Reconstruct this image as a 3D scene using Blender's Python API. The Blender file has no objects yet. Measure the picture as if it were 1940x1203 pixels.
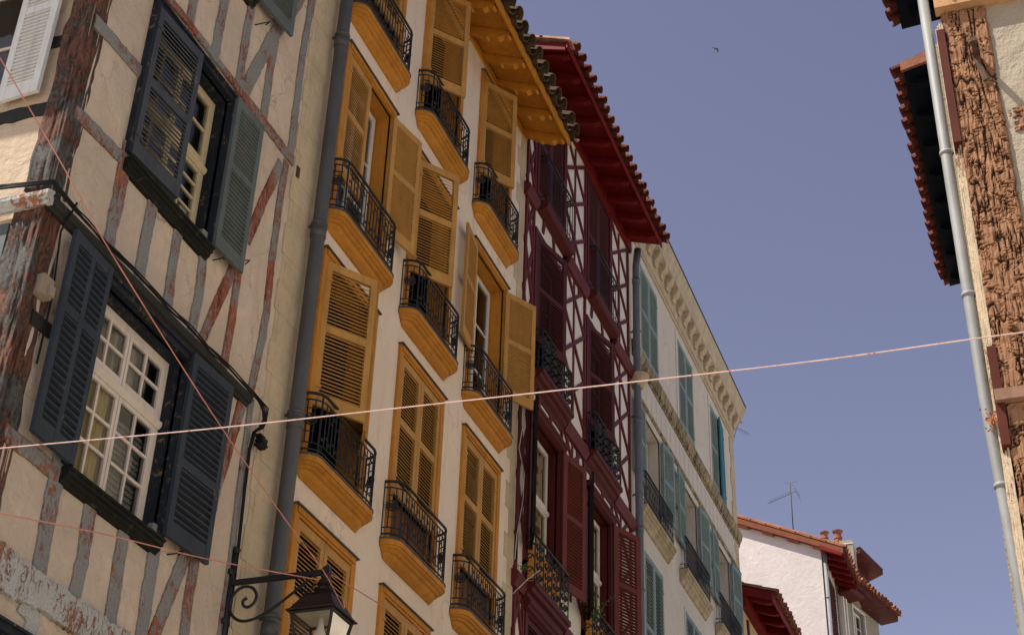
import bpy, math, random
from mathutils import Vector, Matrix, noise
random.seed(7)
rad = math.radians
SC = bpy.context.scene
COL = SC.collection

# ------------------------------------------------------------------ camera
CH = 1.6                                   # eye height above the street
yaw, pit, rol = rad(20.77), rad(32.5), rad(2.09)
fw = Vector((-math.sin(yaw)*math.cos(pit), math.cos(yaw)*math.cos(pit), math.sin(pit)))
rt = Vector((math.cos(yaw), math.sin(yaw), 0)); up = rt.cross(fw)
r2 = rt*math.cos(rol)+up*math.sin(rol); u2 = -rt*math.sin(rol)+up*math.cos(rol)
cd = bpy.data.cameras.new('camera'); cam = bpy.data.objects.new('camera', cd); COL.objects.link(cam)
m = Matrix((r2, u2, -fw)).transposed().to_4x4(); m.translation = Vector((0, 0, CH)); cam.matrix_world = m
cd.sensor_width = 36; cd.lens = 36*2960/1940; cd.clip_end = 2000; cd.clip_start = 0.1
SC.camera = cam

# ------------------------------------------------------------------ light
SUN = Vector((0.52, 0.45, -1.0)).normalized()          # the way the sunlight travels
el = math.asin(-SUN.z); az = math.atan2(-SUN.x, -SUN.y)
w = bpy.data.worlds.new('World'); SC.world = w; w.use_nodes = True
nt = w.node_tree; bg = nt.nodes['Background']
sky = nt.nodes.new('ShaderNodeTexSky'); sky.sky_type = 'NISHITA'; sky.sun_disc = False
sky.sun_elevation = el; sky.sun_rotation = az; sky.air_density = 1.0; sky.dust_density = 0.6; sky.ozone_density = 1.0
hs = nt.nodes.new('ShaderNodeHueSaturation'); hs.inputs['Saturation'].default_value = 0.72; hs.inputs['Hue'].default_value = 0.53
nt.links.new(sky.outputs[0], hs.inputs['Color']); nt.links.new(hs.outputs[0], bg.inputs[0]); bg.inputs[1].default_value = 0.076
sd = bpy.data.lights.new('sun', 'SUN'); so = bpy.data.objects.new('sun', sd); COL.objects.link(so)
sd.energy = 4.3; sd.angle = rad(0.5); sd.color = (1.0, 0.93, 0.82)
so.rotation_euler = SUN.to_track_quat('-Z', 'Y').to_euler(); so.location = (-8, -12, 40)
SC.view_settings.view_transform = 'Standard'; SC.view_settings.look = 'None'
SC.view_settings.exposure = 0.70; SC.view_settings.gamma = 1.0

# ------------------------------------------------------------------ helpers: photograph pixel -> point on a vertical plane
def ray(x, y):
    return r2*((x-970)/2960)+u2*(-(y-601.5)/2960)+fw
def AX(x, y, a=-6.0):            # on the plane X=a : (Y, Z above the eye)
    d = ray(x, y); t = a/d.x; return (d.y*t, d.z*t)
def AY(x, y, b):                 # on the plane Y=b : (X, Z above the eye)
    d = ray(x, y); t = b/d.y; return (d.x*t, d.z*t)

class Frame:
    def __init__(s, o, u, n, z=(0, 0, 1)):
        s.o = Vector(o); s.u = Vector(u); s.n = Vector(n); s.z = Vector(z)
    def p(s, u, n, z): return s.o+s.u*u+s.n*n+s.z*z
FL = Frame((-6, 0, CH), (0, 1, 0), (1, 0, 0))           # left-hand facades : u = Y
def face_s(y): return Frame((0, y, CH), (1, 0, 0), (0, -1, 0))  # faces towards the camera : u = X

class MB:
    def __init__(s): s.v = []; s.f = []; s.m = []; s.sm = []
    def add(s, vs, fs, mi=0, smooth=False):
        k = len(s.v); s.v += [Vector(x) for x in vs]
        for f in fs: s.f.append([i+k for i in f]); s.m.append(mi); s.sm.append(smooth)
    def quad(s, a, b, c, d, mi=0): s.add([a, b, c, d], [(0, 1, 2, 3)], mi)
    def box(s, F, u0, u1, n0, n1, z0, z1, mi=0):
        P = [F.p(u, n, z) for z in (z0, z1) for n in (n0, n1) for u in (u0, u1)]
        s.add(P, [(0, 1, 3, 2), (4, 6, 7, 5), (0, 4, 5, 1), (1, 5, 7, 3), (3, 7, 6, 2), (2, 6, 4, 0)], mi)
    def prism(s, F, poly, u0, u1, mi=0):                # poly in (n,z), swept along u
        k = len(poly); P = [F.p(u, n, z) for u in (u0, u1) for n, z in poly]
        fs = [tuple(range(k)), tuple(range(2*k-1, k-1, -1))]+[(i, (i+1) % k, (i+1) % k+k, i+k) for i in range(k)]
        s.add(P, fs, mi)
    def face(s, F, poly, n0, n1, mi=0):                 # poly in (u,z), swept along n
        k = len(poly); P = [F.p(u, n, z) for n in (n0, n1) for u, z in poly]
        fs = [tuple(range(k)), tuple(range(2*k-1, k-1, -1))]+[(i, (i+1) % k, (i+1) % k+k, i+k) for i in range(k)]
        s.add(P, fs, mi)
    def tube(s, pts, r, seg=6, mi=0, cap=True):
        pts = [Vector(p) for p in pts]; rings = []
        rr = r if isinstance(r, (list, tuple)) else [r]*len(pts)
        px = None
        for i, p in enumerate(pts):
            d = (pts[min(i+1, len(pts)-1)]-pts[max(i-1, 0)])
            if d.length < 1e-9: d = Vector((0, 0, 1))
            d.normalize()
            if px is None:
                px = d.cross(Vector((0.123, 0.31, 0.94))).normalized()
            else:
                px = (px-d*px.dot(d)); px = px.normalized() if px.length > 1e-6 else d.orthogonal().normalized()
            py = d.cross(px)
            rings.append([p+px*math.cos(2*math.pi*j/seg)*rr[i]+py*math.sin(2*math.pi*j/seg)*rr[i] for j in range(seg)])
        V = [v for R in rings for v in R]; fs = []
        for i in range(len(pts)-1):
            for j in range(seg):
                a = i*seg+j; b = i*seg+(j+1) % seg; fs.append((a, b, b+seg, a+seg))
        if cap: fs += [tuple(range(seg-1, -1, -1)), tuple(range(len(V)-seg, len(V)))]
        s.add(V, fs, mi, seg > 4)
    def loft(s, rings, mi=0, closed=True, cap=True, smooth=False):
        k = len(rings[0]); V = [v for R in rings for v in R]; fs = []
        for i in range(len(rings)-1):
            for j in range(k if closed else k-1):
                a = i*k+j; b = i*k+(j+1) % k; fs.append((a, b, b+k, a+k))
        if cap: fs += [tuple(range(k-1, -1, -1)), tuple(range(len(V)-k, len(V)))]
        s.add(V, fs, mi, smooth)
    def build(s, name, mats, parent=None, origin=None, recalc=True):
        if not isinstance(mats, (list, tuple)): mats = [mats]
        xs = [v.x for v in s.v]; ys = [v.y for v in s.v]; zs = [v.z for v in s.v]
        o = Vector(origin) if origin else Vector(((min(xs)+max(xs))/2, (min(ys)+max(ys))/2, min(zs)))
        me = bpy.data.meshes.new(name); me.from_pydata([tuple(v-o) for v in s.v], [], s.f)
        for mt in mats: me.materials.append(mt)
        me.polygons.foreach_set('material_index', s.m); me.polygons.foreach_set('use_smooth', s.sm)
        if recalc:
            import bmesh
            bm = bmesh.new(); bm.from_mesh(me); bmesh.ops.recalc_face_normals(bm, faces=bm.faces); bm.to_mesh(me); bm.free()
        ob = bpy.data.objects.new(name, me); COL.objects.link(ob)
        place(ob, o, parent); return ob
WP = {}
def place(ob, o, parent=None):
    WP[ob.name] = Vector(o)
    if parent is not None:
        ob.parent = parent; ob.location = Vector(o)-WP[parent.name]
    else: ob.location = o
def tag(o, label, cat=None, group=None, kind=None):
    o['label'] = label
    if cat: o['category'] = cat
    if group: o['group'] = group
    if kind: o['kind'] = kind
    return o
def thing(name, loc, label, cat, group=None):
    o = bpy.data.objects.new(name, None); COL.objects.link(o); o.empty_display_size = .3
    place(o, Vector(loc)); return tag(o, label, cat, group)

# ------------------------------------------------------------------ materials
def newmat(name):
    mt = bpy.data.materials.new(name); mt.use_nodes = True
    N = mt.node_tree.nodes; L = mt.node_tree.links; b = N['Principled BSDF']
    return mt, N, L, b
def coords(N, L, scale=(1, 1, 1)):
    g = N.new('ShaderNodeNewGeometry'); mp = N.new('ShaderNodeMapping'); mp.inputs['Scale'].default_value = scale
    L.new(g.outputs['Position'], mp.inputs[0]); return mp.outputs[0]
def noi(N, L, co, sc, det=5, rough=.55, dist=0):
    n = N.new('ShaderNodeTexNoise'); n.inputs['Scale'].default_value = sc; n.inputs['Detail'].default_value = det
    n.inputs['Roughness'].default_value = rough; n.inputs['Distortion'].default_value = dist
    L.new(co, n.inputs['Vector']); return n.outputs['Fac']
def ramp(N, L, f, stops):
    r = N.new('ShaderNodeValToRGB'); e = r.color_ramp.elements
    while len(e) < len(stops): e.new(.5)
    for i, (p, c) in enumerate(stops):
        e[i].position = p; e[i].color = (c[0], c[1], c[2], 1) if isinstance(c, (tuple, list)) else (c, c, c, 1)
    L.new(f, r.inputs[0]); return r.outputs[0]
def mixc(N, L, f, a, b, mode='MIX'):
    m_ = N.new('ShaderNodeMix'); m_.data_type = 'RGBA'; m_.blend_type = mode
    if isinstance(f, float): m_.inputs[0].default_value = f
    else: L.new(f, m_.inputs[0])
    for i, x in ((6, a), (7, b)):
        if isinstance(x, (tuple, list)): m_.inputs[i].default_value = (x[0], x[1], x[2], 1)
        else: L.new(x, m_.inputs[i])
    return m_.outputs[2]
def bump(N, L, b, f, strength, dist=.01, prev=None):
    k = N.new('ShaderNodeBump'); k.inputs['Strength'].default_value = strength; k.inputs['Distance'].default_value = dist
    L.new(f, k.inputs['Height'])
    if prev: L.new(prev, k.inputs['Normal'])
    L.new(k.outputs[0], b.inputs['Normal']); return k.outputs[0]
def sc3(c, k): return (c[0]*k, c[1]*k, c[2]*k)

def plaster(name, base, var=.14, stain=(.25, .2, .13), stain_amt=.35, bmp=.5, streak=.3, warm=None):
    mt, N, L, b = newmat(name); co = coords(N, L)
    n1 = noi(N, L, co, 1.3, 6, .6, .4); n2 = noi(N, L, co, 9, 6, .65); n3 = noi(N, L, co, 45, 4, .6)
    c = mixc(N, L, ramp(N, L, n1, [(.3, 0), (.72, 1)]), sc3(base, 1-var), warm or sc3(base, 1+var*.5))
    c = mixc(N, L, ramp(N, L, n2, [(.35, 0.0), (.75, var*2.2)]), c, sc3(base, .72))
    cs = coords(N, L, (7, 7, .55)); ns = noi(N, L, cs, 1.1, 6, .65)
    f = N.new('ShaderNodeMath'); f.operation = 'MULTIPLY'; L.new(ramp(N, L, ns, [(.52, 0), (.8, streak)]), f.inputs[0]); L.new(ramp(N, L, n1, [(.35, 0), (.7, 1)]), f.inputs[1])
    c = mixc(N, L, f.outputs[0], c, stain)
    n4 = noi(N, L, co, 2.7, 8, .7, 1.0)
    c = mixc(N, L, ramp(N, L, n4, [(.58, 0), (.78, stain_amt)]), c, stain)
    vo = N.new('ShaderNodeTexVoronoi'); vo.feature = 'DISTANCE_TO_EDGE'; vo.inputs['Scale'].default_value = 1.1
    wv = N.new('ShaderNodeVectorMath'); wv.operation = 'ADD'; nn_ = N.new('ShaderNodeTexNoise'); nn_.inputs['Scale'].default_value = 2.2; nn_.inputs['Detail'].default_value = 6; L.new(co, nn_.inputs['Vector']); L.new(co, wv.inputs[0]); L.new(nn_.outputs['Color'], wv.inputs[1]); L.new(wv.outputs[0], vo.inputs['Vector'])
    cf = N.new('ShaderNodeMath'); cf.operation = 'MULTIPLY'; L.new(ramp(N, L, vo.outputs['Distance'], [(.003, .45), (.010, 0)]), cf.inputs[0]); L.new(ramp(N, L, n1, [(.45, 0), (.6, min(1, stain_amt*2.2))]), cf.inputs[1])
    c = mixc(N, L, cf.outputs[0], c, sc3(stain, .45))
    L.new(c, b.inputs['Base Color']); b.inputs['Roughness'].default_value = .92; b.inputs['Specular IOR Level'].default_value = .15
    k = bump(N, L, b, n3, bmp*.5, .006); k = bump(N, L, b, n2, bmp, .03, k); bump(N, L, b, n1, bmp, .05, k)
    return mt
def painted(name, base, rough=.55, var=.12, wear=None, wear_amt=.0, spec=.14, fine=30, bmp=.3, dirt=.35):
    rough = max(rough, .6)
    mt, N, L, b = newmat(name); co = coords(N, L)
    n1 = noi(N, L, co, 3, 5, .6, .3); n2 = noi(N, L, co, fine, 5, .65)
    c = mixc(N, L, ramp(N, L, n1, [(.3, 0), (.7, 1)]), sc3(base, 1-var), sc3(base, 1+var))
    nd = noi(N, L, coords(N, L, (9, 9, 1.2)), 1.6, 7, .7, .3); c = mixc(N, L, ramp(N, L, nd, [(.5, 0), (.72, dirt*1.2)]), c, sc3(base, .5))
    c = mixc(N, L, ramp(N, L, n2, [(.55, 0), (.8, dirt)]), c, sc3(base, .45))
    if wear:
        n3 = noi(N, L, co, 14, 8, .75, .8)
        c = mixc(N, L, ramp(N, L, n3, [(.62-wear_amt*.2, 0), (.66-wear_amt*.2, 1)]), c, wear)
    L.new(c, b.inputs['Base Color']); b.inputs['Roughness'].default_value = rough; b.inputs['Specular IOR Level'].default_value = spec
    bump(N, L, b, n2, bmp, .004)
    return mt
def peeling(name, paint, wood, under, thr=.5, scale=6, bmp=1.0, grain=(22, 22, 3)):
    """old oil paint flaking off red-brown wood"""
    mt, N, L, b = newmat(name); co = coords(N, L); cg = coords(N, L, grain)
    big = noi(N, L, co, scale*.35, 3, .5, .2); n1 = noi(N, L, coords(N, L, (1.6, 1.6, .8)), scale*3.2, 10, .8, .9)
    g = noi(N, L, cg, 1.0, 8, .7, .4); fine = noi(N, L, co, 60, 4, .6)
    a = N.new('ShaderNodeMath'); a.operation = 'MULTIPLY_ADD'; L.new(big, a.inputs[0]); a.inputs[1].default_value = .7; L.new(n1, a.inputs[2])
    s_ = N.new('ShaderNodeMath'); s_.operation = 'MULTIPLY'; L.new(a.outputs[0], s_.inputs[0]); s_.inputs[1].default_value = .588
    msk = ramp(N, L, s_.outputs[0], [(thr-.012, 0), (thr+.012, 1)])
    wc = mixc(N, L, ramp(N, L, g, [(.35, 0), (.65, 1)]), sc3(wood, .45), wood)
    n5 = noi(N, L, coords(N, L, (1.5, 1.5, .6)), scale*5, 7, .8, .6)
    wc = mixc(N, L, ramp(N, L, n5, [(.42, 0), (.56, 1)]), wc, under)
    wc = mixc(N, L, ramp(N, L, n5, [(.60, 0), (.66, 1)]), wc, sc3(paint, 1.35))
    wc = mixc(N, L, ramp(N, L, g, [(.34, 1), (.46, 0)]), wc, (.022, .015, .011))
    pc = mixc(N, L, ramp(N, L, fine, [(.35, 0), (.7, 1)]), sc3(paint, .78), sc3(paint, 1.12))
    pc = mixc(N, L, ramp(N, L, g, [(.30, .9), (.38, 0)]), pc, sc3(paint, .25))
    pc = mixc(N, L, ramp(N, L, noi(N, L, co, scale*9, 5, .8, .3), [(.63, 0), (.68, .85)]), pc, sc3(wood, .5))
    c = mixc(N, L, msk, pc, wc); L.new(c, b.inputs['Base Color'])
    b.inputs['Roughness'].default_value = .75; b.inputs['Specular IOR Level'].default_value = .25
    inv = N.new('ShaderNodeInvert'); L.new(msk, inv.inputs['Color'])
    k = bump(N, L, b, g, bmp*.7, .012); bump(N, L, b, inv.outputs[0], bmp*.6, .004, k)
    return mt
def stone(name, base, moss=(.06, .05, .03), amt=.3, bmp=.3):
    mt, N, L, b = newmat(name); co = coords(N, L)
    n1 = noi(N, L, co, 2.2, 7, .65, .6); n2 = noi(N, L, co, 18, 6, .7); cs = coords(N, L, (9, 9, 1)); n3 = noi(N, L, cs, 1, 6, .6)
    c = mixc(N, L, ramp(N, L, n1, [(.3, 0), (.7, 1)]), sc3(base, .8), sc3(base, 1.1))
    c = mixc(N, L, ramp(N, L, n2, [(.5, 0), (.8, .5)]), c, sc3(base, .5))
    c = mixc(N, L, ramp(N, L, n3, [(.5-amt*.3, 0), (.72, min(1, amt*1.6))]), c, moss)
    L.new(c, b.inputs['Base Color']); b.inputs['Roughness'].default_value = .9; b.inputs['Specular IOR Level'].default_value = .15
    k = bump(N, L, b, n2, bmp, .012); bump(N, L, b, n1, bmp, .03, k); return mt
def metal(name, base, rough=.5, met=.0, bmp=.2, rust=None, ramt=.5):
    mt, N, L, b = newmat(name); co = coords(N, L); n1 = noi(N, L, co, 25, 5, .6); n2 = noi(N, L, coords(N, L, (1, 1, .4)), 6, 6, .65, .5)
    c = mixc(N, L, ramp(N, L, n2, [(.35, 0), (.7, 1)]), sc3(base, .8), sc3(base, 1.12))
    if rust: c = mixc(N, L, ramp(N, L, n1, [(.5, 0), (.62, ramt)]), c, rust)
    L.new(c, b.inputs['Base Color']); b.inputs['Roughness'].default_value = rough; b.inputs['Metallic'].default_value = met
    bump(N, L, b, n1, bmp, .003); return mt
def glassmat(name, tint=(.85, .88, .88), wav=.15):
    mt, N, L, b = newmat(name); N.remove(b); out = N['Material Output']
    tr = N.new('ShaderNodeBsdfTransparent'); tr.inputs[0].default_value = (*tint, 1); gl = N.new('ShaderNodeBsdfGlossy'); gl.inputs['Roughness'].default_value = .03
    fr = N.new('ShaderNodeFresnel'); fr.inputs[0].default_value = 1.6; mx = N.new('ShaderNodeMixShader')
    co = coords(N, L); n = noi(N, L, co, 3, 2, .5); k = N.new('ShaderNodeBump'); k.inputs['Strength'].default_value = wav; k.inputs['Distance'].default_value = .02
    L.new(n, k.inputs['Height']); L.new(k.outputs[0], gl.inputs['Normal'])
    L.new(fr.outputs[0], mx.inputs[0]); L.new(tr.outputs[0], mx.inputs[1]); L.new(gl.outputs[0], mx.inputs[2]); L.new(mx.outputs[0], out.inputs[0])
    return mt
def cloth(name, base, pat=None, sc=20):
    mt, N, L, b = newmat(name); co = coords(N, L)
    if pat:
        wv = N.new('ShaderNodeTexVoronoi'); wv.inputs['Scale'].default_value = sc; L.new(coords(N, L, (1, 1, .8)), wv.inputs['Vector'])
        c = mixc(N, L, ramp(N, L, wv.outputs['Distance'], [(.35, 0), (.5, 1)]), base, pat)
    else:
        n1 = noi(N, L, coords(N, L, (8, 8, 1)), 2, 4, .5); c = mixc(N, L, n1, sc3(base, .7), sc3(base, 1.2))
    L.new(c, b.inputs['Base Color']); b.inputs['Roughness'].default_value = .9; return mt

PINK = (.60, .44, .33)
M = {}
M['plaster_left'] = plaster('old_cream_plaster', (.62, .51, .40), .22, (.33, .24, .15), .5, 1.0, .45)
M['plaster_alley'] = plaster('alley_plaster', (.56, .44, .32), .14, (.25, .19, .13), .4, .8, .3)
M['plaster_yellow'] = plaster('smooth_cream_render', (.78, .665, .555), .08, (.38, .28, .17), .3, .4, .75)
M['plaster_white'] = plaster('white_infill_plaster', (.72, .68, .62), .05, (.4, .34, .28), .1, .3, .1)
M['plaster_stone'] = plaster('cream_stone_render', (.65, .59, .505), .10, (.30, .22, .11), .35, .35, .5)
M['plaster_gable'] = plaster('whitewashed_gable', (.64, .585, .56), .10, (.40, .34, .30), .3, .5, .35)
M['plaster_grey'] = plaster('grey_rendered_wall', (.34, .31, .25), .12, (.12, .11, .08), .5, .5, .4)
M['plaster_right'] = plaster('rough_tan_plaster', (.37, .315, .24), .06, (.3, .25, .18), .1, 1.0, .05)
M['quoin'] = stone('quoin_stone', (.55, .45, .31), (.2, .15, .09), .12, .5)
M['peel_grey'] = peeling('flaking_grey_paint', (.235, .235, .225), (.20, .08, .05), (.33, .10, .05), .545, 5.2, .9)
M['peel_red'] = peeling('flaking_grey_over_red', (.235, .235, .225), (.22, .085, .05), (.34, .105, .05), .49, 5.2, .9)
M['peel_post'] = peeling('weathered_corner_post', (.11, .105, .095), (.17, .105, .072), (.19, .065, .038), .50, 6, 2.2, (42, 42, 3))
M['peel_pale'] = peeling('flaking_pale_paint', (.42, .43, .41), (.24, .10, .06), (.36, .13, .06), .53, 5.5, 1.2, (18, 18, 3))
M['peel_black'] = peeling('flaking_black_paint', (.025, .025, .022), (.14, .06, .035), (.26, .07, .03), .60, 5, .8)
M['peel_cream'] = peeling('flaking_cream_paint', (.55, .44, .31), (.24, .10, .05), (.34, .13, .06), .56, 7, 1.2, (30, 30, 1.6))
M['ochre'] = painted('ochre_paint', (.45, .245, .070), .6, .12, dirt=.45)
M['ochre_deep'] = painted('deep_ochre_paint', (.48, .205, .030), .6, .16, fine=12, dirt=.5)
M['ochre_soffit'] = painted('ochre_soffit_paint', (.54, .225, .028), .6, .14, fine=9, dirt=.4)
M['crimson'] = painted('crimson_paint', (.082, .013, .011), .5, .1)
M['crimson_beam'] = painted('crimson_timber_paint', (.115, .021, .022), .6, .15)
M['crimson_shutter'] = painted('plum_shutter_paint', (.072, .015, .016), .55, .1)
M['brown_panel'] = painted('brown_lower_panel', (.15, .06, .02), .6, .2)
M['maroon'] = painted('maroon_edge_paint', (.085, .020, .012), .7, .2)  # plain dark maroon of the shutter edges
M['russet'] = painted('russet_shutter_paint', (.135, .030, .020), .55, .1)
M['soffit_red'] = painted('red_soffit_paint', (.17, .010, .010), .55, .18, fine=9, dirt=.4)
M['slate_blue'] = painted('slate_blue_shutter', (.034, .043, .056), .5, .15, (.12, .09, .06), .05)
M['grey_blue'] = painted('grey_blue_shutter', (.105, .125, .122), .55, .15, (.2, .13, .08), .03)
M['dusty_blue'] = painted('weathered_blue_shutter', (.056, .064, .078), .6, .18, (.16, .12, .08), .08)
M['navy'] = painted('navy_jamb_paint', (.015, .020, .029), .45, .2, (.17, .12, .05), .18)
M['black_sill'] = painted('black_sill_paint', (.010, .011, .009), .5, .3, (.06, .055, .02), .15, fine=14)
M['white_shutter'] = painted('white_shutter_paint', (.62, .62, .60), .6, .06, (.25, .18, .12), -.15)
M['sash'] = painted('cream_white_window_paint', (.66, .58, .50), .5, .05)
M['sash_cream'] = painted('yellowed_window_paint', (.52, .43, .27), .5, .1)
M['sash_white'] = painted('white_window_paint', (.66, .63, .58), .5, .05)
M['teal'] = painted('blue_green_shutter', (.21, .285, .275), .6, .12, (.4, .42, .4), .0)
M['teal_deep'] = painted('teal_shutter', (.05, .21, .27), .6, .12)
M['blue_soffit'] = painted('navy_soffit_paint', (.003, .006, .012), .5, .2, spec=.08)
M['dark_lead'] = metal('dark_lead_cap', (.06, .058, .055), .6, 0, .3)
M['iron'] = metal('black_wrought_iron', (.005, .0055, .006), .6, 0, .3)
M['iron_rust'] = metal('rusty_iron', (.06, .035, .022), .7, .2, .8, (.2, .07, .03))
M['zinc'] = metal('grey_zinc_pipe', (.075, .076, .074), .5, .15, .15)
M['zinc_light'] = metal('pale_zinc_pipe', (.25, .255, .255), .6, 0, .15)
M['zinc_bluish'] = metal('bluish_zinc_pipe', (.14, .15, .16), .45, .2, .15)
M['copper'] = metal('dark_copper_lantern', (.020, .012, .010), .45, .3, .3)
M['black_cable'] = painted('black_cable_sheath', (.012, .012, .013), .5, .1)
M['string_pink'] = painted('pink_and_white_string', (.66, .47, .42), .8, .1, (.50, .10, .08), .2, fine=60)
M['string_red'] = painted('faded_red_string', (.58, .24, .17), .8, .2)
M['sash_dark'] = painted('brown_window_and_shade_paint', (.014, .008, .006), .6, .2)  # near black; the jamb sheets use it as painted shade
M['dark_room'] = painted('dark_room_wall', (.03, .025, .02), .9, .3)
M['glass'] = glassmat('window_glass'); M['glass_lantern'] = glassmat('lantern_glass', (.93, .92, .88), .05)
M['curtain_gold'] = cloth('gold_curtain', (.62, .47, .14)); M['curtain_pattern'] = cloth('patterned_curtain', (.20, .09, .05), (.66, .54, .38), 9)
M['curtain_pale'] = cloth('pale_curtain', (.45, .38, .30)); M['louvre_grey'] = painted('grey_blind', (.30, .30, .27), .7, .1)
M['cream_plastic'] = painted('cream_box', (.28, .23, .17), .5, .08)
M['leaf'] = painted('green_leaf', (.06, .12, .025), .6, .3); M['dry_leaf'] = painted('dry_orange_leaf', (.5, .17, .04), .7, .2)
def tilemat(name, base, moss, amt):
    mt, N, L, b = newmat(name); co = coords(N, L); n1 = noi(N, L, co, 4.2, 3, .6, .3); n2 = noi(N, L, co, 22, 6, .7)
    c = mixc(N, L, ramp(N, L, n1, [(.35, 0), (.65, 1)]), sc3(base, .7), sc3(base, 1.25))
    c = mixc(N, L, ramp(N, L, n2, [(.56-amt*.25, 0), (.68, min(1., amt*1.3))]), c, moss)
    L.new(c, b.inputs['Base Color']); b.inputs['Roughness'].default_value = .9; b.inputs['Specular IOR Level'].default_value = .15
    bump(N, L, b, n2, .8, .012); return mt
M['tile_moss'] = tilemat('mossy_roof_tile', (.11, .07, .04), (.035, .03, .018), .7)
M['tile_red'] = tilemat('dark_red_roof_tile', (.15, .040, .026), (.06, .03, .025), .35)
M['tile_terra'] = tilemat('terracotta_tile', (.30, .125, .075), (.2, .1, .06), .2)
M['tile_pink'] = tilemat('pinkish_verge_tile', (.58, .33, .24), (.3, .18, .12), .25)

def asphalt():
    mt, N, L, b = newmat('pale_stone_paving'); co = coords(N, L)
    br = N.new('ShaderNodeTexBrick'); br.inputs['Scale'].default_value = 1.6; br.inputs['Color1'].default_value = (.60, .53, .44, 1); br.inputs['Color2'].default_value = (.53, .47, .39, 1); br.inputs['Mortar'].default_value = (.12, .1, .08, 1)
    L.new(co, br.inputs['Vector']); L.new(br.outputs['Color'], b.inputs['Base Color']); b.inputs['Roughness'].default_value = .85; return mt
M['paving'] = asphalt()

def oldwood():
    mt, N, L, b = newmat('fissured_old_oak'); co = coords(N, L); n1 = noi(N, L, co, 7, 6, .65, .4); n2 = noi(N, L, coords(N, L, (60, 60, 12)), 1, 6, .7, .6); n3 = noi(N, L, co, 34, 5, .7, .6)
    c = mixc(N, L, ramp(N, L, n1, [(.3, 0), (.7, 1)]), (.20, .095, .048), (.34, .18, .098))
    c = mixc(N, L, ramp(N, L, n3, [(.5, 0), (.75, .7)]), c, (.38, .24, .15))
    c = mixc(N, L, ramp(N, L, n2, [(.3, .9), (.42, 0)]), c, (.09, .035, .018))
    ra = N.new('ShaderNodeAttribute'); ra.attribute_name = 'crack_shade'; c = mixc(N, L, ramp(N, L, ra.outputs['Fac'], [(.25, 0), (.8, .9)]), c, (.03, .016, .010))  # crevice shade painted into the oak colour
    L.new(c, b.inputs['Base Color']); b.inputs['Roughness'].default_value = .85; b.inputs['Specular IOR Level'].default_value = .15
    k = bump(N, L, b, n3, .35, .005); bump(N, L, b, n2, .6, .006, k); return mt
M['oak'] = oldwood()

# ------------------------------------------------------------------ builders
def wall(F, u0, u1, z0, z1, ops, parent, mats, name='wall', n=0.0, reveal=.22, origin=None):
    mb = MB(); us = sorted({u0, u1} | {o[0] for o in ops} | {o[1] for o in ops}); zs = sorted({z0, z1} | {o[2] for o in ops} | {o[3] for o in ops})
    for i in range(len(us)-1):
        for j in range(len(zs)-1):
            cu = (us[i]+us[i+1])/2; cz = (zs[j]+zs[j+1])/2
            if any(o[0] < cu < o[1] and o[2] < cz < o[3] for o in ops): continue
            mb.quad(F.p(us[i], n, zs[j]), F.p(us[i+1], n, zs[j]), F.p(us[i+1], n, zs[j+1]), F.p(us[i], n, zs[j+1]))
    for a, b_, c, d in ops:
        r = n-reveal
        mb.quad(F.p(a, n, c), F.p(a, r, c), F.p(a, r, d), F.p(a, n, d), 1); mb.quad(F.p(b_, n, c), F.p(b_, r, c), F.p(b_, r, d), F.p(b_, n, d), 1)
        mb.quad(F.p(a, n, c), F.p(b_, n, c), F.p(b_, r, c), F.p(a, r, c), 1); mb.quad(F.p(a, n, d), F.p(b_, n, d), F.p(b_, r, d), F.p(a, r, d), 1)
    return mb.build(name, mats if isinstance(mats, list) else [mats, mats], parent, recalc=False)

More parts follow.
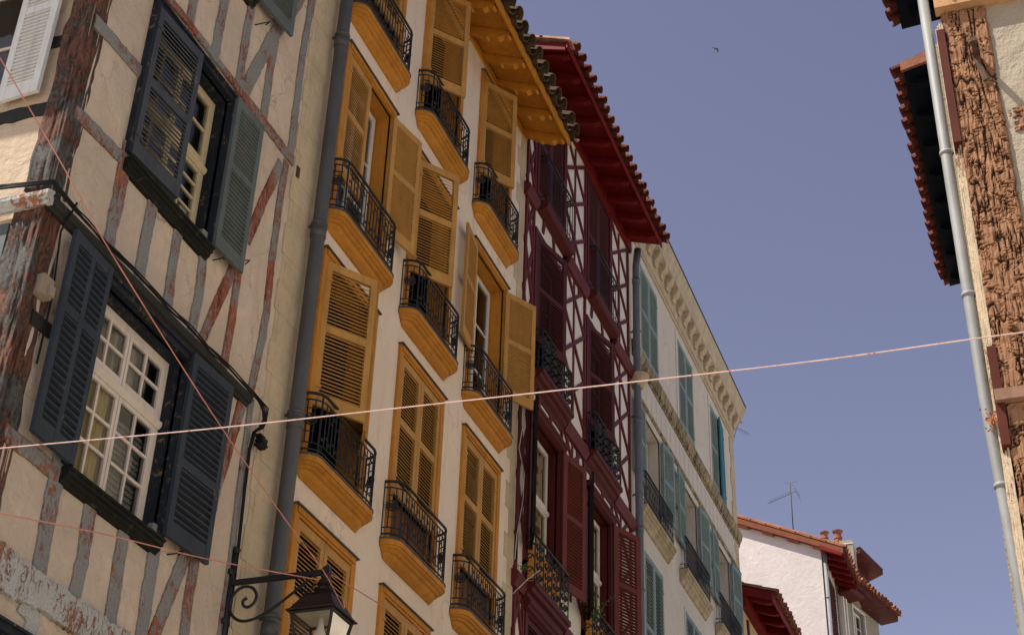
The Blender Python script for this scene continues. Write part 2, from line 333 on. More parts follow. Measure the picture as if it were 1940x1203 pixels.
def leaf(F, hu, hn, z0, z1, w_, d, ang, mat, parent, mids=(.52,), stile=.065, pitch=.046, stiles=(), label=None, name='shutter', th=.034, bot=.13, tilt=45, sag=0.0):
    if ang > 100 and tilt == 45: tilt = 16
    c, s = math.cos(rad(ang)), math.sin(rad(ang))
    G = Frame(F.p(hu, hn, 0), F.u*(d*c)+F.n*s, F.n*c-F.u*(d*s), F.z)
    if sag: G.z = (G.z+G.u*sag).normalized()
    mb = MB(); top = .085; mid = .075
    mb.box(G, 0, stile, -th, 0, z0, z1); mb.box(G, w_-stile, w_, -th, 0, z0, z1)
    cols = [stile]+list(stiles)+[w_-stile]; cols2 = []
    for sx in stiles: mb.box(G, sx-stile*.5, sx+stile*.5, -th, 0, z0, z1)
    edges = [stile]
    for sx in stiles: edges += [sx-stile*.5, sx+stile*.5]
    edges.append(w_-stile)
    h = z1-z0; zz = [z0+bot]
    for q in mids: zz += [z0+h*q-mid/2, z0+h*q+mid/2]
    zz.append(z1-top)
    for k in range(0, len(edges), 2):
        a, b_ = edges[k], edges[k+1]
        mb.box(G, a, b_, -th+.002, -.002, z0, z0+bot); mb.box(G, a, b_, -th+.002, -.002, z1-top, z1)
        for q in mids: mb.box(G, a, b_, -th+.002, -.002, z0+h*q-mid/2, z0+h*q+mid/2)
        for j in range(0, len(zz), 2):
            lo, hi = zz[j], zz[j+1]; cnt = max(1, int(round((hi-lo)/pitch))); pp = (hi-lo)/cnt
            ct, st = math.cos(rad(tilt)), math.sin(rad(tilt)); hw, ht = (.021 if abs(tilt) > 40 else .018)*pitch/.046, .0095 if tilt == 12 else (.0034 if pitch < .04 else .0052)
            for i in range(cnt):
                zc = lo+pp*(i+.5); nc = -th/2; jt = random.uniform(-.0015, .0015)
                poly = [(nc+ct*x-st*y_*-1*1, zc-st*x+ct*y_+jt) for x, y_ in ((-hw, -ht), (hw, -ht), (hw, ht), (-hw, ht))]
                k4 = [G.p(uu, nn, zq) for uu in (a, b_) for nn, zq in poly]
                mb.add(k4, [(0, 1, 5, 4), (1, 2, 6, 5), (2, 3, 7, 6), (3, 0, 4, 7)])
    # hinges and latch
    for q in (.12, .86):
        mb.box(G, -.012, .075, 0, .008, z0+h*q, z0+h*q+.03)
    o = mb.build(name, mat, parent, origin=G.p(0, 0, z0))
    if label: o['label'] = label
    return o

def surround(F, u0, u1, z0, z1, w_, n0, n1, mb, mi=0, bottom=False):
    mb.box(F, u0-w_, u0, n0, n1, z0, z1+w_, mi); mb.box(F, u1, u1+w_, n0, n1, z0, z1+w_, mi); mb.box(F, u0, u1, n0, n1-.001, z1, z1+w_, mi)
    if bottom: mb.box(F, u0-w_, u1+w_, n0, n1, z0-w_, z0, mi)

def sash(F, u0, u1, z0, z1, n, parent, mat, casements=2, cols=1, rows=3, transom=None, upper_rows=1, upper_cols=None, fr=.055, bar=.022, glass='glass', name='sash', th=.045):
    mb = MB(); gb = MB()
    mb.box(F, u0, u0+fr, n-th, n, z0, z1); mb.box(F, u1-fr, u1, n-th, n, z0, z1)
    mb.box(F, u0+fr, u1-fr, n-th, n-.001, z0, z0+fr); mb.box(F, u0+fr, u1-fr, n-th, n-.001, z1-fr, z1)
    bands = [(z0+fr, z1-fr, rows, cols)]
    if transom is not None:
        mb.prism(F, [(n-th, transom-.035), (n+.015, transom-.035), (n+.035, transom-.01), (n+.035, transom+.02), (n+.01, transom+.035), (n-th, transom+.035)], u0+.01, u1-.01)
        bands = [(z0+fr, transom-.035, rows, cols), (transom+.035, z1-fr, upper_rows, upper_cols or cols)]
    cw = (u1-u0-2*fr)/casements
    for a, b_, R_, C_ in bands:
        for k in range(casements):
            x0 = u0+fr+cw*k; x1 = x0+cw; f2 = .036; nn = n+.012
            mb.box(F, x0+.004, x0+f2, nn-th, nn, a+.004, b_-.004); mb.box(F, x1-f2, x1-.004, nn-th, nn, a+.004, b_-.004)
            mb.box(F, x0+f2, x1-f2, nn-th, nn-.001, a+.004, a+f2+.02); mb.box(F, x0+f2, x1-f2, nn-th, nn-.001, b_-f2, b_-.004)
            for i in range(1, C_):
                xx = x0+f2+(cw-2*f2)*i/C_; mb.box(F, xx-bar/2, xx+bar/2, nn-.03, nn-.004, a+f2, b_-f2)
            for i in range(1, R_):
                zq = a+f2+.02+(b_-a-2*f2-.02)*i/R_; mb.box(F, x0+f2, x1-f2, nn-.03, nn-.006, zq-bar/2, zq+bar/2)
            gb.quad(F.p(x0+f2, nn-.02, a+f2), F.p(x1-f2, nn-.02, a+f2), F.p(x1-f2, nn-.02, b_-f2), F.p(x0+f2, nn-.02, b_-f2))
    s_ = mb.build(name, mat, parent)
    g = gb.build('glass_pane', M[glass], parent)
    return s_

def shade_lining(F, u0, u1, z0, z1, d, parent):  # near-black sheets added as painted shade behind closed shutters
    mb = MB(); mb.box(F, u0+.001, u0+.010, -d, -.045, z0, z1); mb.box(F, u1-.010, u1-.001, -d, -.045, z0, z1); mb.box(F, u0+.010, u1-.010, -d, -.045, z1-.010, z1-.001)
    return mb.build('jamb_shade_sheet', M['sash_dark'], parent)
def curtain(F, u0, u1, z0, z1, n, parent, mat, folds=9, name='curtain'):
    mb = MB(); k = folds*6; V = []
    for zz in (z0, z1):
        for i in range(k+1):
            V.append(F.p(u0+(u1-u0)*i/k, n+.018*math.sin(i*math.pi/3)+.006*math.sin(i*.7), zz))
    mb.add(V, [(i, i+1, i+k+2, i+k+1) for i in range(k)], 0, True); return mb.build(name, mat, parent, recalc=False)

def plan_rounded(u0, u1, d, off, rr=.15, k=5):
    """outline of a balcony seen from above: (u,n) from wall to wall with swept corners"""
    a, b_ = u0+off*.7, u1-off*.7; dd = max(.004, d-off); r_ = rr
    P = [(a, 0)]
    for i in range(k+1):
        t = i/k*math.pi/2; P.append((a+.015+r_*(1-math.cos(t)), dd*(math.sin(t)*.9+.1*i/k)))
    for i in range(k, -1, -1):
        t = i/k*math.pi/2; P.append((b_-.015-r_*(1-math.cos(t)), dd*(math.sin(t)*.9+.1*i/k)))
    P.append((b_, 0)); return P

def scroll(mb, F, u, n, z, r, flip=1, rr=.006):
    pts = []
    for i in range(8):
        t = i/7*1.5*math.pi*flip; q = r*(1-.5*i/7); pts.append(F.p(u+q*math.cos(t)-r*.0, n, z+q*math.sin(t)))
    mb.tube(pts, rr, 4)

def yellow_balcony(F, u0, u1, zt, parent, lab):
    d = .185; mb = MB()
    prof = [(0, 0, 1), (0, -.018, 1), (.006, -.019, 0), (.004, -.075, 0), (.020, -.078, 0), (.022, -.090, 0), (.038, -.100, 0), (.054, -.103, 0), (.058, -.116, 0), (.074, -.126, 0), (.092, -.129, 0), (.098, -.145, 0), (.115, -.165, 0), (.165, -.20, 0)]
    rings = [[F.p(a, b_, zt+z) for a, b_ in plan_rounded(u0, u1, d, off)] for off, z, _ in prof]
    k = len(rings[0])
    for i in range(len(rings)-1):
        V = rings[i]+rings[i+1]; mb.add(V, [(j, j+1, j+1+k, j+k) for j in range(k-1)], 0 if i >= 2 else 1)
    mb.add(rings[0], [tuple(range(k))], 1); mb.add(rings[-1], [tuple(range(k-1, -1, -1))], 0)
    slab = mb.build('balcony', [M['ochre_deep'], M['dark_lead']], parent); slab['label'] = lab
    # railing
    rb = MB(); pl = plan_rounded(u0+.03, u1-.03, d-.02, 0, .15, 4); H = .60
    for z, r in ((zt+.045, .010), (zt+H, .015), (zt+H-.065, .008), (zt+.11, .007)):
        rb.tube([F.p(a, b_, z) for a, b_ in pl], r, 5)
    # walk along the outline
    seg = [(Vector(pl[i]), Vector(pl[i+1])) for i in range(len(pl)-1)]; Ls = [(b_-a).length for a, b_ in seg]; T = sum(Ls)
    def at(s):
        for (a, b_), l in zip(seg, Ls):
            if s <= l: return a+(b_-a)*(s/max(l, 1e-6))
            s -= l
        return seg[-1][1]
    cnt = 23
    for i in range(cnt+1):
        s = T*(i/cnt); q = at(s); thick = .012 if i in (0, 3, cnt-3, cnt) else .0078
        rb.tube([F.p(q.x, q.y, zt+.0 if thick > .01 else zt+.11), F.p(q.x, q.y, zt+H-(0 if thick > .01 else .065))], thick, 4)
        if 3 <= i < cnt-3:
            q2 = at(s+T/cnt*.5); zz = zt+.17 if i % 2 else zt+H-.13
            scroll(rb, F, q2.x, q2.y, zz, .024, 1 if i % 2 else -1)
            scroll(rb, F, q2.x+.01, q2.y, zt+.40 if i % 2 else zt+.22, .018, -1)
        if i in (3, cnt-4):
            q2 = at(s+T/cnt*.5); rb.tube([F.p(q2.x+.02*math.cos(t*math.pi/4), q2.y, zt+.075+.028*math.sin(t*math.pi/4)) for t in range(9)], .004, 4)
    # medallion on the near corner panel
    for sgn, s in ((0, T*1.5/cnt), (1, T*(cnt-1.5)/cnt)):
        q = at(s); a, b_ = at(s-.03), at(s+.03); dr = (b_-a).normalized(); G = Frame(F.p(q.x, q.y, zt+.34), F.u*dr.x+F.n*dr.y, F.n*dr.x-F.u*dr.y)
        for r_, rr in ((.055, .009), (.028, .010)):
            rb.tube([G.p(r_*math.cos(t*math.pi/6), 0.006, r_*math.sin(t*math.pi/6)) for t in range(13)], rr, 4, cap=False)
        for t in range(4):
            c_, s_ = math.cos(t*math.pi/4), math.sin(t*math.pi/4); rb.tube([G.p(-.055*c_, .006, -.055*s_), G.p(.055*c_, .006, .055*s_)], .006, 4)
        for zz in (-.12, .11): rb.box(G, -.05, .05, -.004, .004, zz-.004, zz+.004)
    rb.build('railing', M['iron'], slab)
    return slab

def roof_tiles(F, u0, u1, n_edge, z_edge, n_ridge, z_ridge, parent, mat, pitch=.24, name='roof', over=.10, r=.085, pan=True, jit=.012):
    """rows of half-round tiles running from the eave up to the ridge"""
    mb = MB(); d = Vector((n_ridge-n_edge, z_ridge-z_edge)); Ls = d.length; d.normalize(); nn = Vector((d.y, -d.x))
    if nn.y < 0: nn = -nn
    cnt = int(round((u1-u0)/pitch)); pp = (u1-u0)/cnt
    def arc(uc, off, rr, sgn, start, lift):
        for (t0, t1, ra, rb_) in ((start, start+.42, rr*1.0, rr*.82), (start+.36, start+.80, rr*1.0, rr*.82), (start+.74, Ls, rr, rr*.9)):
            rings = []
            for t, rq in ((t0, ra), (t1, rb_)):
                ring = []
                for th_ in (0, -.014):
                    ks = range(7) if th_ == 0 else range(6, -1, -1)
                    for k in ks:
                        a = math.pi*k/6; x = (rq+th_)*math.cos(a); y_ = sgn*(rq+th_)*math.sin(a)+off+lift
                        q = Vector((n_edge, z_edge))+d*t+nn*y_; ring.append(F.p(uc+x, q.x, q.y))
                rings.append(ring)
            mb.loft(rings, 0, True, True)
    for i in range(cnt):
        uc = u0+pp*(i+.5); j = random.uniform(-jit, jit)
        arc(uc+j, .07, r, 1, -over+random.uniform(-.02, .02), random.uniform(-.006, .006))
        if pan: arc(uc+pp*.5, .09, r*.95, -1, -over*.75+random.uniform(-.015, .015), 0)
    # deck under the tiles
    P = [F.p(u, n_, z_) for u in (u0, u1) for n_, z_ in ((n_edge, z_edge+.01), (n_ridge, z_ridge+.01))]
    mb.add(P, [(0, 1, 3, 2)])
    return mb.build(name, mat, parent)

def body(F, u0, u1, zb, zw, depth, zr, parent, mat, rmat, name='side_wall', ridge=True, front_n=0, eave=True):
    """back and side walls plus the plain rear roof slope"""
    mb = MB(); mid = depth*.5
    for u in (u0, u1):
        mb.add([F.p(u, front_n-.001, zb), F.p(u, -depth, zb), F.p(u, -depth, zw), F.p(u, -mid, zr), F.p(u, front_n-.001, zw)], [(0, 1, 2, 3, 4)])
    mb.quad(F.p(u0, -depth, zb), F.p(u1, -depth, zb), F.p(u1, -depth, zw), F.p(u0, -depth, zw))
    mb.build(name, mat, parent, recalc=False)
    rb = MB(); rb.quad(F.p(u0, -mid, zr+.02), F.p(u1, -mid, zr+.02), F.p(u1, -depth-.3, zw-.1), F.p(u0, -depth-.3, zw-.1)); rb.build('rear_roof', rmat, parent, recalc=False)
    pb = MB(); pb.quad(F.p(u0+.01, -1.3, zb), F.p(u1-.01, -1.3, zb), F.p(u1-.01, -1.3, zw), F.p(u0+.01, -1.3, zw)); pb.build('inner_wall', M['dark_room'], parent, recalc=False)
    fb = MB()
    return mid

def drainpipe(pts, r, parent, mat, clamps, name='drainpipe', joints=(), sg=1):
    mb = MB(); mb.tube(pts, r, 14); P = [Vector(p) for p in pts]
    for z in joints: 
        c = interp_z(P, z); mb.tube([c+Vector((0, 0, -.05)), c+Vector((0, 0, .05))], r*1.13, 14)
    o = mb.build(name, mat, parent)
    for z in clamps:
        c = interp_z(P, z); cb = MB(); cb.tube([c+Vector((0, 0, -.012)), c+Vector((0, 0, .012))], r*1.2, 14); cb.box(Frame(c, (0, 1, 0), (sg, 0, 0)), -.012, .012, -.12, -r, -.01, .01); cb.build('pipe_clamp', mat, o)
    return o
def interp_z(P, z):
    for a, b_ in zip(P[:-1], P[1:]):
        if min(a.z, b_.z) <= z <= max(a.z, b_.z) and abs(a.z-b_.z) > 1e-6: return a+(b_-a)*((z-a.z)/(b_.z-a.z))
    return P[0].copy()

def timber(F, pts, w_, parent, mat, n0=-.03, n1=.018, name='timber', jit=.12, step=.03, label=None):
    """a hewn length of wood following (u,z) points, with wandering edges"""
    mb = MB(); P = [Vector(p) for p in pts]; out = []; seedv = random.uniform(0, 100)
    L_ = 0
    for a, b_ in zip(P[:-1], P[1:]):
        k = max(1, int((b_-a).length/step))
        for i in range(k): out.append((a+(b_-a)*i/k, L_+(b_-a).length*i/k))
        L_ += (b_-a).length
    out.append((P[-1], L_)); rings = []
    for i, (q, s) in enumerate(out):
        a = out[max(0, i-1)][0]; b_ = out[min(len(out)-1, i+1)][0]; d = (b_-a).normalized(); nr = Vector((-d.y, d.x))
        e1 = w_/2*(1+jit*1.6*noise.noise(Vector((s*4, seedv, 0)))+jit*1.5*noise.noise(Vector((s*19, seedv, 2)))); e2 = w_/2*(1+jit*1.6*noise.noise(Vector((s*4, seedv, 9)))+jit*1.5*noise.noise(Vector((s*19, seedv, 7))))
        nn = n1+.004*noise.noise(Vector((s*6, seedv, 4)))
        p1 = q+nr*e1; p2 = q-nr*e2
        rings.append([F.p(p1.x, n0, p1.y), F.p(p1.x, nn-.004, p1.y), F.p((p1*.88+p2*.12).x, nn, (p1*.88+p2*.12).y), F.p((p1*.12+p2*.88).x, nn, (p1*.12+p2*.88).y), F.p(p2.x, nn-.004, p2.y), F.p(p2.x, n0, p2.y)])
    mb.loft(rings); o = mb.build(name, mat, parent)
    if label: o['label'] = label
    return o

# ================================================================== GROUND
g = MB(); g.quad(Vector((-400, -400, 0)), Vector((400, -400, 0)), Vector((400, 400, 0)), Vector((-400, 400, 0)))
g = g.build('street', M['paving'], recalc=False); g['kind'] = 'structure'; g['label'] = 'pale stone paved street at the foot of the houses'

# ================================================================== 1. HALF-TIMBERED HOUSE (left)
T1 = thing('half_timbered_house', (-6, 8.5, 0), 'cream plastered house with flaking grey timbers and slate blue shutters, leftmost', 'house')
ZT = 13.8
WU = (7.59, 8.78, 7.18, 8.66); WL = (7.60, 8.76, 4.60, 6.07); WB = (7.2, 8.1, 2.0, 3.35); WT = (7.6, 8.86, 9.95, 11.4)
wall(FL, 7.0, 10.02, -CH, ZT, [WU, WL, WB, WT], T1, [M['plaster_left'], M['navy']], reveal=.2)
# quoin strip of pale stone beside the pipe, in courses
qb = MB(); z = -CH; k = 0
while z < ZT:
    h_ = .26+.06*random.random(); a = 9.97 if k % 2 else 10.06
    qb.box(FL, a, 10.44, -.1, .010+.003*random.random(), z+.0015, z+h_-.0015); z += h_; k += 1
qb.box(FL, 10.0, 10.44, -.12, .006, -CH, ZT); qb.build('quoin_strip', M['quoin'], T1)
FA = face_s(6.90)
ah = MB()
wall(FA, -14, -6.0, -CH, ZT, [(-7.55, -6.62, 7.3, 9.2)], T1, [M['plaster_alley'], M['navy']], name='alley_wall', reveal=.2)
# rear, roof
bb = MB(); bb.quad(Vector((-14, 6.9, 0)), Vector((-14, 10.44, 0)), Vector((-14, 10.44, ZT+CH)), Vector((-14, 6.9, ZT+CH))); bb.quad(Vector((-14, 10.44, 0)), Vector((-6, 10.44, 0)), Vector((-6, 10.44, ZT+CH)), Vector((-14, 10.44, ZT+CH)))
bb.quad(Vector((-7.3, 7.1, 0)), Vector((-7.3, 10.4, 0)), Vector((-7.3, 10.4, ZT+CH)), Vector((-7.3, 7.1, ZT+CH))); bb.quad(Vector((-7.3, 8.0, 0)), Vector((-13.9, 8.0, 0)), Vector((-13.9, 8.0, ZT+CH)), Vector((-7.3, 8.0, ZT+CH)))
bb.build('rear_wall', M['plaster_alley'], T1, recalc=False)
roof_tiles(FL, 6.3, 10.44, .6, ZT-.1, -4, ZT+1.9, T1, M['tile_moss'])
rb = MB(); rb.quad(FL.p(6.3, -4, ZT+1.9), FL.p(10.44, -4, ZT+1.9), FL.p(10.44, -8.3, ZT-.1), FL.p(6.3, -8.3, ZT-.1)); rb.build('rear_roof', M['tile_moss'], T1, recalc=False)
# corner post: displaced, deeply weathered
def rough_post(x0, x1, y0, y1, z0, z1, name, mat, parent, amp=.012, step=.04, sc=(34, 34, 2.2), label=None):
    mb = MB(); per = []
    def side(a, b_, k): return [(a[0]+(b_[0]-a[0])*i/k, a[1]+(b_[1]-a[1])*i/k) for i in range(k)]
    kx = max(3, int((x1-x0)/.011)); ky = max(3, int((y1-y0)/.011))
    per = side((x0, y0), (x1, y0), kx)+side((x1, y0), (x1, y1), ky)+side((x1, y1), (x0, y1), kx)+side((x0, y1), (x0, y0), ky)
    cx, cy = (x0+x1)/2, (y0+y1)/2; nz = int((z1-z0)/step); rings = []
    for j in range(nz+1):
        z = z0+(z1-z0)*j/nz; R = []
        for x, y in per:
            v = Vector((x*sc[0], y*sc[1], z*sc[2])); n_ = noise.turbulence(v, 3, False)-.45+.5*noise.noise(Vector((x*6, y*6, z*2.5)))-1.1*max(0, 1-abs(noise.noise(Vector((x*26, y*26, z*1.3))))/.12)
            d = Vector((x-cx, y-cy)).normalized(); R.append(Vector((x+d.x*n_*amp, y+d.y*n_*amp, z+CH)))
        rings.append(R)
    mb.loft(rings, 0, True, True, True); o = mb.build(name, mat, parent)
    if label: o['label'] = label
    return o
rough_post(-6.20, -5.985, 6.85, 7.06, 6.36, ZT, 'corner_post', M['peel_post'], T1, .02)
rough_post(-6.24, -5.985, 6.84, 7.10, -CH, 6.2, 'corner_post', M['peel_post'], T1, .02)
# moulded string course carrying cables
prof = [(0, 6.18), (.03, 6.18), (.04, 6.20), (.06, 6.21), (.075, 6.235), (.075, 6.265), (.04, 6.28), (0, 6.29)]
sb = MB(); sb.prism(FL, prof, 6.84, 9.72); sb.build('string_course', M['peel_black'], T1)
sb = MB(); sb.prism(face_s(6.84), [(a-.01, b_) for a, b_ in prof], -10, -5.925); sb.build('string_course', M['peel_pale'], T1)
def ext(P, e=.05):
    P = [Vector(p) for p in P]; a = P[0]+(P[0]-P[1]).normalized()*e; b_ = P[-1]+(P[-1]-P[-2]).normalized()*e; return [a]+P[1:-1]+[b_]
tm = lambda px, w_, mat='peel_grey', e=.05, **k: timber(FL, ext([AX(x, y) for x, y in px], e), w_*1.34, T1, M[mat], **k)
# studs, rails and braces of the upper storey
tm([(381, -60), (366, 0), (357, 52)], .085); tm([(432, -30), (425, 0), (404, 110)], .09); tm([(484, -60), (474, 20), (466, 60), (451, 168)], .085)
tm([(590, -60), (566, 0), (513, 75), (462, 172)], .105, 'peel_grey'); tm([(541, -50), (529, 0), (522, 44)], .08); tm([(520, 80), (514, 110), (497, 228)], .085)
tm([(602, -60), (590, 0), (571, 112), (549, 290)], .08); tm([(450, 170), (500, 236), (549, 300)], .085, 'peel_red', n1=.02)
tm([(309, -12), (381, 80), (456, 180)], .055, 'peel_red', n1=.03)
tm([(528, 316), (500, 375), (470, 450)], .085, 'peel_red'); tm([(540, 316), (531, 364), (517, 467), (503, 596), (490, 664), (474, 738)], .075, 'peel_red')
tm([(190, 52), (230, 98), (266, 140)], .085, e=.08); tm([(152, 222), (190, 262), (230, 300)], .085, e=.08)
tm([(240, 285), (220, 390), (200, 475)], .095, 'peel_red'); tm([(295, 350), (276, 445), (258, 545)], .095)
tm([(341, 405), (326, 500), (311, 605)], .085); tm([(387, 450), (375, 560), (356, 655)], .08)
tm([(445, 500), (410, 575), (374, 660)], .08, 'peel_red'); tm([(452, 505), (438, 600), (421, 705)], .075, 'peel_red')
# lower storey
tm([(15, 824), (50, 852), (97, 892)], .09, 'peel_red'); tm([(66, 606), (80, 618), (95, 630)], .08, 'peel_black')
tm([(112, 870), (84, 1010), (62, 1140)], .11); tm([(174, 930), (154, 1060), (128, 1180)], .10); tm([(236, 985), (217, 1110), (199, 1225)], .10)
tm([(296, 1010), (278, 1120), (260, 1235)], .10); tm([(350, 1050), (322, 1120), (285, 1215)], .10, 'peel_red'); tm([(366, 1068), (356, 1130), (343, 1230)], .09, 'peel_red')
tm([(457, 765), (438, 830), (410, 920), (402, 955)], .085, 'peel_red')
tm([(474, 765), (462, 850), (449, 950), (436, 1060), (420, 1170), (408, 1260)], .06, 'peel_grey')
timber(FL, [AX(-40, 1053), AX(0, 1078), AX(121, 1157), AX(230, 1235)], .24, T1, M['peel_pale'], n1=.05, jit=.2)
tm([(45, 1150), (60, 1170), (50, 1230)], .1, 'peel_pale')
# windows of the left house
def left_window(W, zsill, sashm, transom, rows, upper, n_s=-.10, cols=2):
    u0, u1, z0, z1 = W; mb = MB(); surround(FL, u0, u1, z0, z1, .05, -.02, .055, mb)
    mb.box(FL, u0-.07, u1+.07, -.02, .075, z1+.05, z1+.068); 
    # inner ledge frames
    mb.box(FL, u0, u0+.03, -.18, -.03, z0, z1); mb.box(FL, u1-.03, u1, -.18, -.03, z0, z1); mb.box(FL, u0+.03, u1-.03, -.18, -.03, z1-.03, z1)
    wdo = mb.build('window', M['navy'], T1)
    sash(FL, u0+.03, u1-.03, z0, z1-.03, n_s, wdo, sashm, 2, cols, rows, transom, upper, cols, fr=.06)
    sb = MB(); pr = [(0, zsill+.012), (.095, zsill+.004), (.10, zsill), (.095, zsill-.014), (.08, zsill-.02), (.08, zsill-.045), (.06, zsill-.055), (.06, zsill-.075), (.04, zsill-.09), (.03, zsill-.105), (0, zsill-.11)]
    sb.prism(FL, pr, u0-.03, u1+.02); sb.build('sill', M['black_sill'], wdo)
    return wdo
w1 = left_window(WU, 7.13, M['sash_cream'], 7.90, 4, 2, cols=2)
leaf(FL, 7.58, .058, 7.19, 8.66, .61, 1, 4, M['dusty_blue'], w1, (.50,), .06, .042, label='slate blue louvred shutter closed over half the upper window')
leaf(FL, 8.80, .058, 7.17, 8.72, .44, -1, 178, M['grey_blue'], w1, (.55,), .06, .042, tilt=12, label='grey green louvred shutter folded back on the wall')
w2 = left_window(WL, 4.575, M['sash'], 5.50, 3, 2)
curtain(FL, 7.66, 8.16, 4.66, 5.46, -.15, w2, M['curtain_gold']); curtain(FL, 7.66, 8.42, 5.54, 6.02, -.17, w2, M['curtain_pale'], 7)
bl = MB()
for i in range(15):
    z = 4.68+i*.045; bl.box(FL, 8.22, 8.70, -.16, -.156, z, z+.034)
bl.build('blind', M['louvre_grey'], w2)
leaf(FL, 7.60, .058, 4.59, 6.15, .50, 1, 177, M['slate_blue'], w2, (.62,), .055, .052, stiles=(.25,), tilt=12, label='slate blue folding shutter folded back left of the lower window')
leaf(FL, 8.77, .058, 4.62, 6.14, .57, -1, 177, M['slate_blue'], w2, (.40,), .06, .052, tilt=12, label='slate blue shutter folded back right of the lower window')
w3 = left_window(WB, 1.95, M['sash'], None, 3, 2); w4 = left_window(WT, 9.93, M['sash'], None, 3, 2)
leaf(FL, 8.88, .05, 9.95, 11.4, .56, -1, 174, M['grey_blue'], w4, (.5,)); leaf(FL, 7.6, .05, 9.95, 11.4, .56, 1, 174, M['grey_blue'], w4, (.5,))
# alley side: white shutter, dark rails
wa = MB(); surround(FA, -7.55, -6.62, 7.3, 9.2, .05, -.02, .04, wa); wa = wa.build('window', M['navy'], T1); sash(FA, -7.52, -6.65, 7.3, 9.2, -.12, wa, M['sash'], 2, 1, 3)
leaf(FA, -6.62, .04, 7.24, 9.2, .36, -1, 176, M['white_shutter'], wa, (.44,), .06, .036, tilt=12, label='white louvred shutter open on the alley side')
leaf(FA, -7.55, .04, 7.24, 9.2, .46, 1, 174, M['white_shutter'], wa, (.44,), .06, .036) 
timber(FA, [(-8, 7.13), (-6.2, 7.13)], .11, T1, M['peel_black'], n1=.015); timber(FA, [(-6.5, 7.78), (-6.2, 7.78)], .11, T1, M['peel_black'], n1=.015)
sh = MB(); sh.box(FA, -6.46, -6.27, .0, .03, 5.0, 6.12); sh.build('shutter', M['grey_blue'], T1)
# unseen slab added above the frame to shade the alley wall
ab = MB(); ab.box(FA, -13, -5.9, 0, 1.25, 9.7, 9.86); ab = ab.build('alley_shade_slab', M['peel_grey'], T1)
# iron hooks
def hook(px, F_=FL, parent=T1):
    mb = MB(); a = AX(*px[0]); b_ = AX(*px[1]); mb.tube([F_.p(a[0], 0, a[1]), F_.p(a[0], .06, a[1]), F_.p(b_[0], .06, b_[1]), F_.p(b_[0], .02, b_[1]-.03)], .006, 6)
    mb.build('shutter_hook', M['iron'], parent)
hook([(483, 48), (500, 45)]); hook([(403, 493), (420, 487)]); hook([(317, 1050), (334, 1045)]); hook([(448, 495), (461, 496)])
pb = MB(); c = AX(562, 325); pb.box(FL, c[0]-.02, c[0]+.03, 0, .02, c[1]-.07, c[1]+.05); pb.build('wall_plate', M['iron_rust'], T1)

# junction box
jb = MB(); c = AX(75, 543); jb.box(FL, c[0]-.06, c[0]+.055, .0, .07, c[1]-.09, c[1]+.06); jb.box(FL, c[0]-.0, c[0]+.05, .07, .095, c[1]-.08, c[1]+.0)
j = jb.build('junction_box', M['cream_plastic']); tag(j, 'small cream electrical box fixed beside the slate blue folding shutter', 'electrical box')
# cable bundle along the string course and down the narrow post
cb = MB()
for k in range(4):
    ph = random.uniform(0, 6); pts = [FL.p(6.4, .0, 6.33), FL.p(6.86, .13, 6.36)] if 0 else []
    o = .008*k
    pts = [Vector((-7.6, 6.70-o*.3, CH+6.27+o)), Vector((-6.3, 6.75-o*.3, CH+6.33+o)), Vector((-5.91+o*.3, 6.78, CH+6.31+o)), Vector((-5.91+o*.3, 7.0, CH+6.285+o))]
    for i in range(26):
        u = 7.1+(9.70-7.1)*i/25; pts.append(FL.p(u, .083+o*.35+.004*math.sin(i*1.3+ph), 6.278+o*.8+.010*math.sin(i*.9+ph*2)))
    e = AX(485, 752); pts += [FL.p(9.80, .08+o, 6.27), FL.p(9.9+o, .07+o*1.5, 6.24+o), FL.p(9.93+o*2, .07, 6.17), FL.p(9.90+o, .06+o, 6.08), FL.p(9.83, .05+o, 6.0)]
    for px in [(462, 850), (452, 930), (440, 1040), (426, 1140), (412, 1230)]:
        q = AX(*px); pts.append(FL.p(q[0]+.02+o*.25, .035+o*.5, q[1]))
    cb.tube(pts, .0062 if k else .0085, 6)
q = AX(478, 838)
for k in range(5): cb.box(FL, q[0]-.05+.04*random.random(), q[0]+.03+.05*random.random(), .04, .09+.03*random.random(), q[1]-.05+.02*k, q[1]-.03+.02*k)
# slim drop beside the corner post
a = [AX(118, 390), AX(108, 440), AX(92, 560), AX(62, 690)]; cb.tube([FL.p(x[0], .03+.09*(i == 0), x[1]) for i, x in enumerate(a)], .008, 5)
c_ = cb.build('cable_bundle', M['black_cable']); tag(c_, 'bundle of black cables running along the moulding and down beside the narrow post', 'cable')

# ================================================================== 2. YELLOW HOUSE
T2 = thing('yellow_house', (-6, 13.2, 0), 'tall cream house with ochre louvred shutters, curved ochre balconies and ochre eaves', 'house')
cols = [(10.80, 11.87), (12.62, 13.68), (14.44, 15.48)]
rows = [(14.13, 16.2, 14.13), (11.55, 13.64, 11.55), (8.87, 10.96, 8.87), (6.24, 8.36, 6.24), (3.60, 5.69, 3.60), (.9, 3.0, .9)]
rowz = {'0': (11.55, 13.64), 'A': (8.87, 10.96), 'B': (6.24, 8.36), 'C': (3.62, 5.69), 'D': (1.0, 3.05)}
ops = [(c0, c1, r0, r1) for c0, c1 in cols for r0, r1 in rowz.values()]
wall(FL, 10.44, 15.94, -CH, 14.0, ops, T2, [M['plaster_yellow'], M['ochre_deep']], reveal=.24)
qb = MB(); z = -CH
k = 0
while z < 13.9:
    h_ = .3+.05*random.random(); qb.box(FL, 15.94 if k % 2 else 15.82, 16.12, -.1, .008, z+.003, min(z+h_-.003, 13.98)); z += h_; k += 1
qb.build('quoin_strip', M['quoin'], T2)
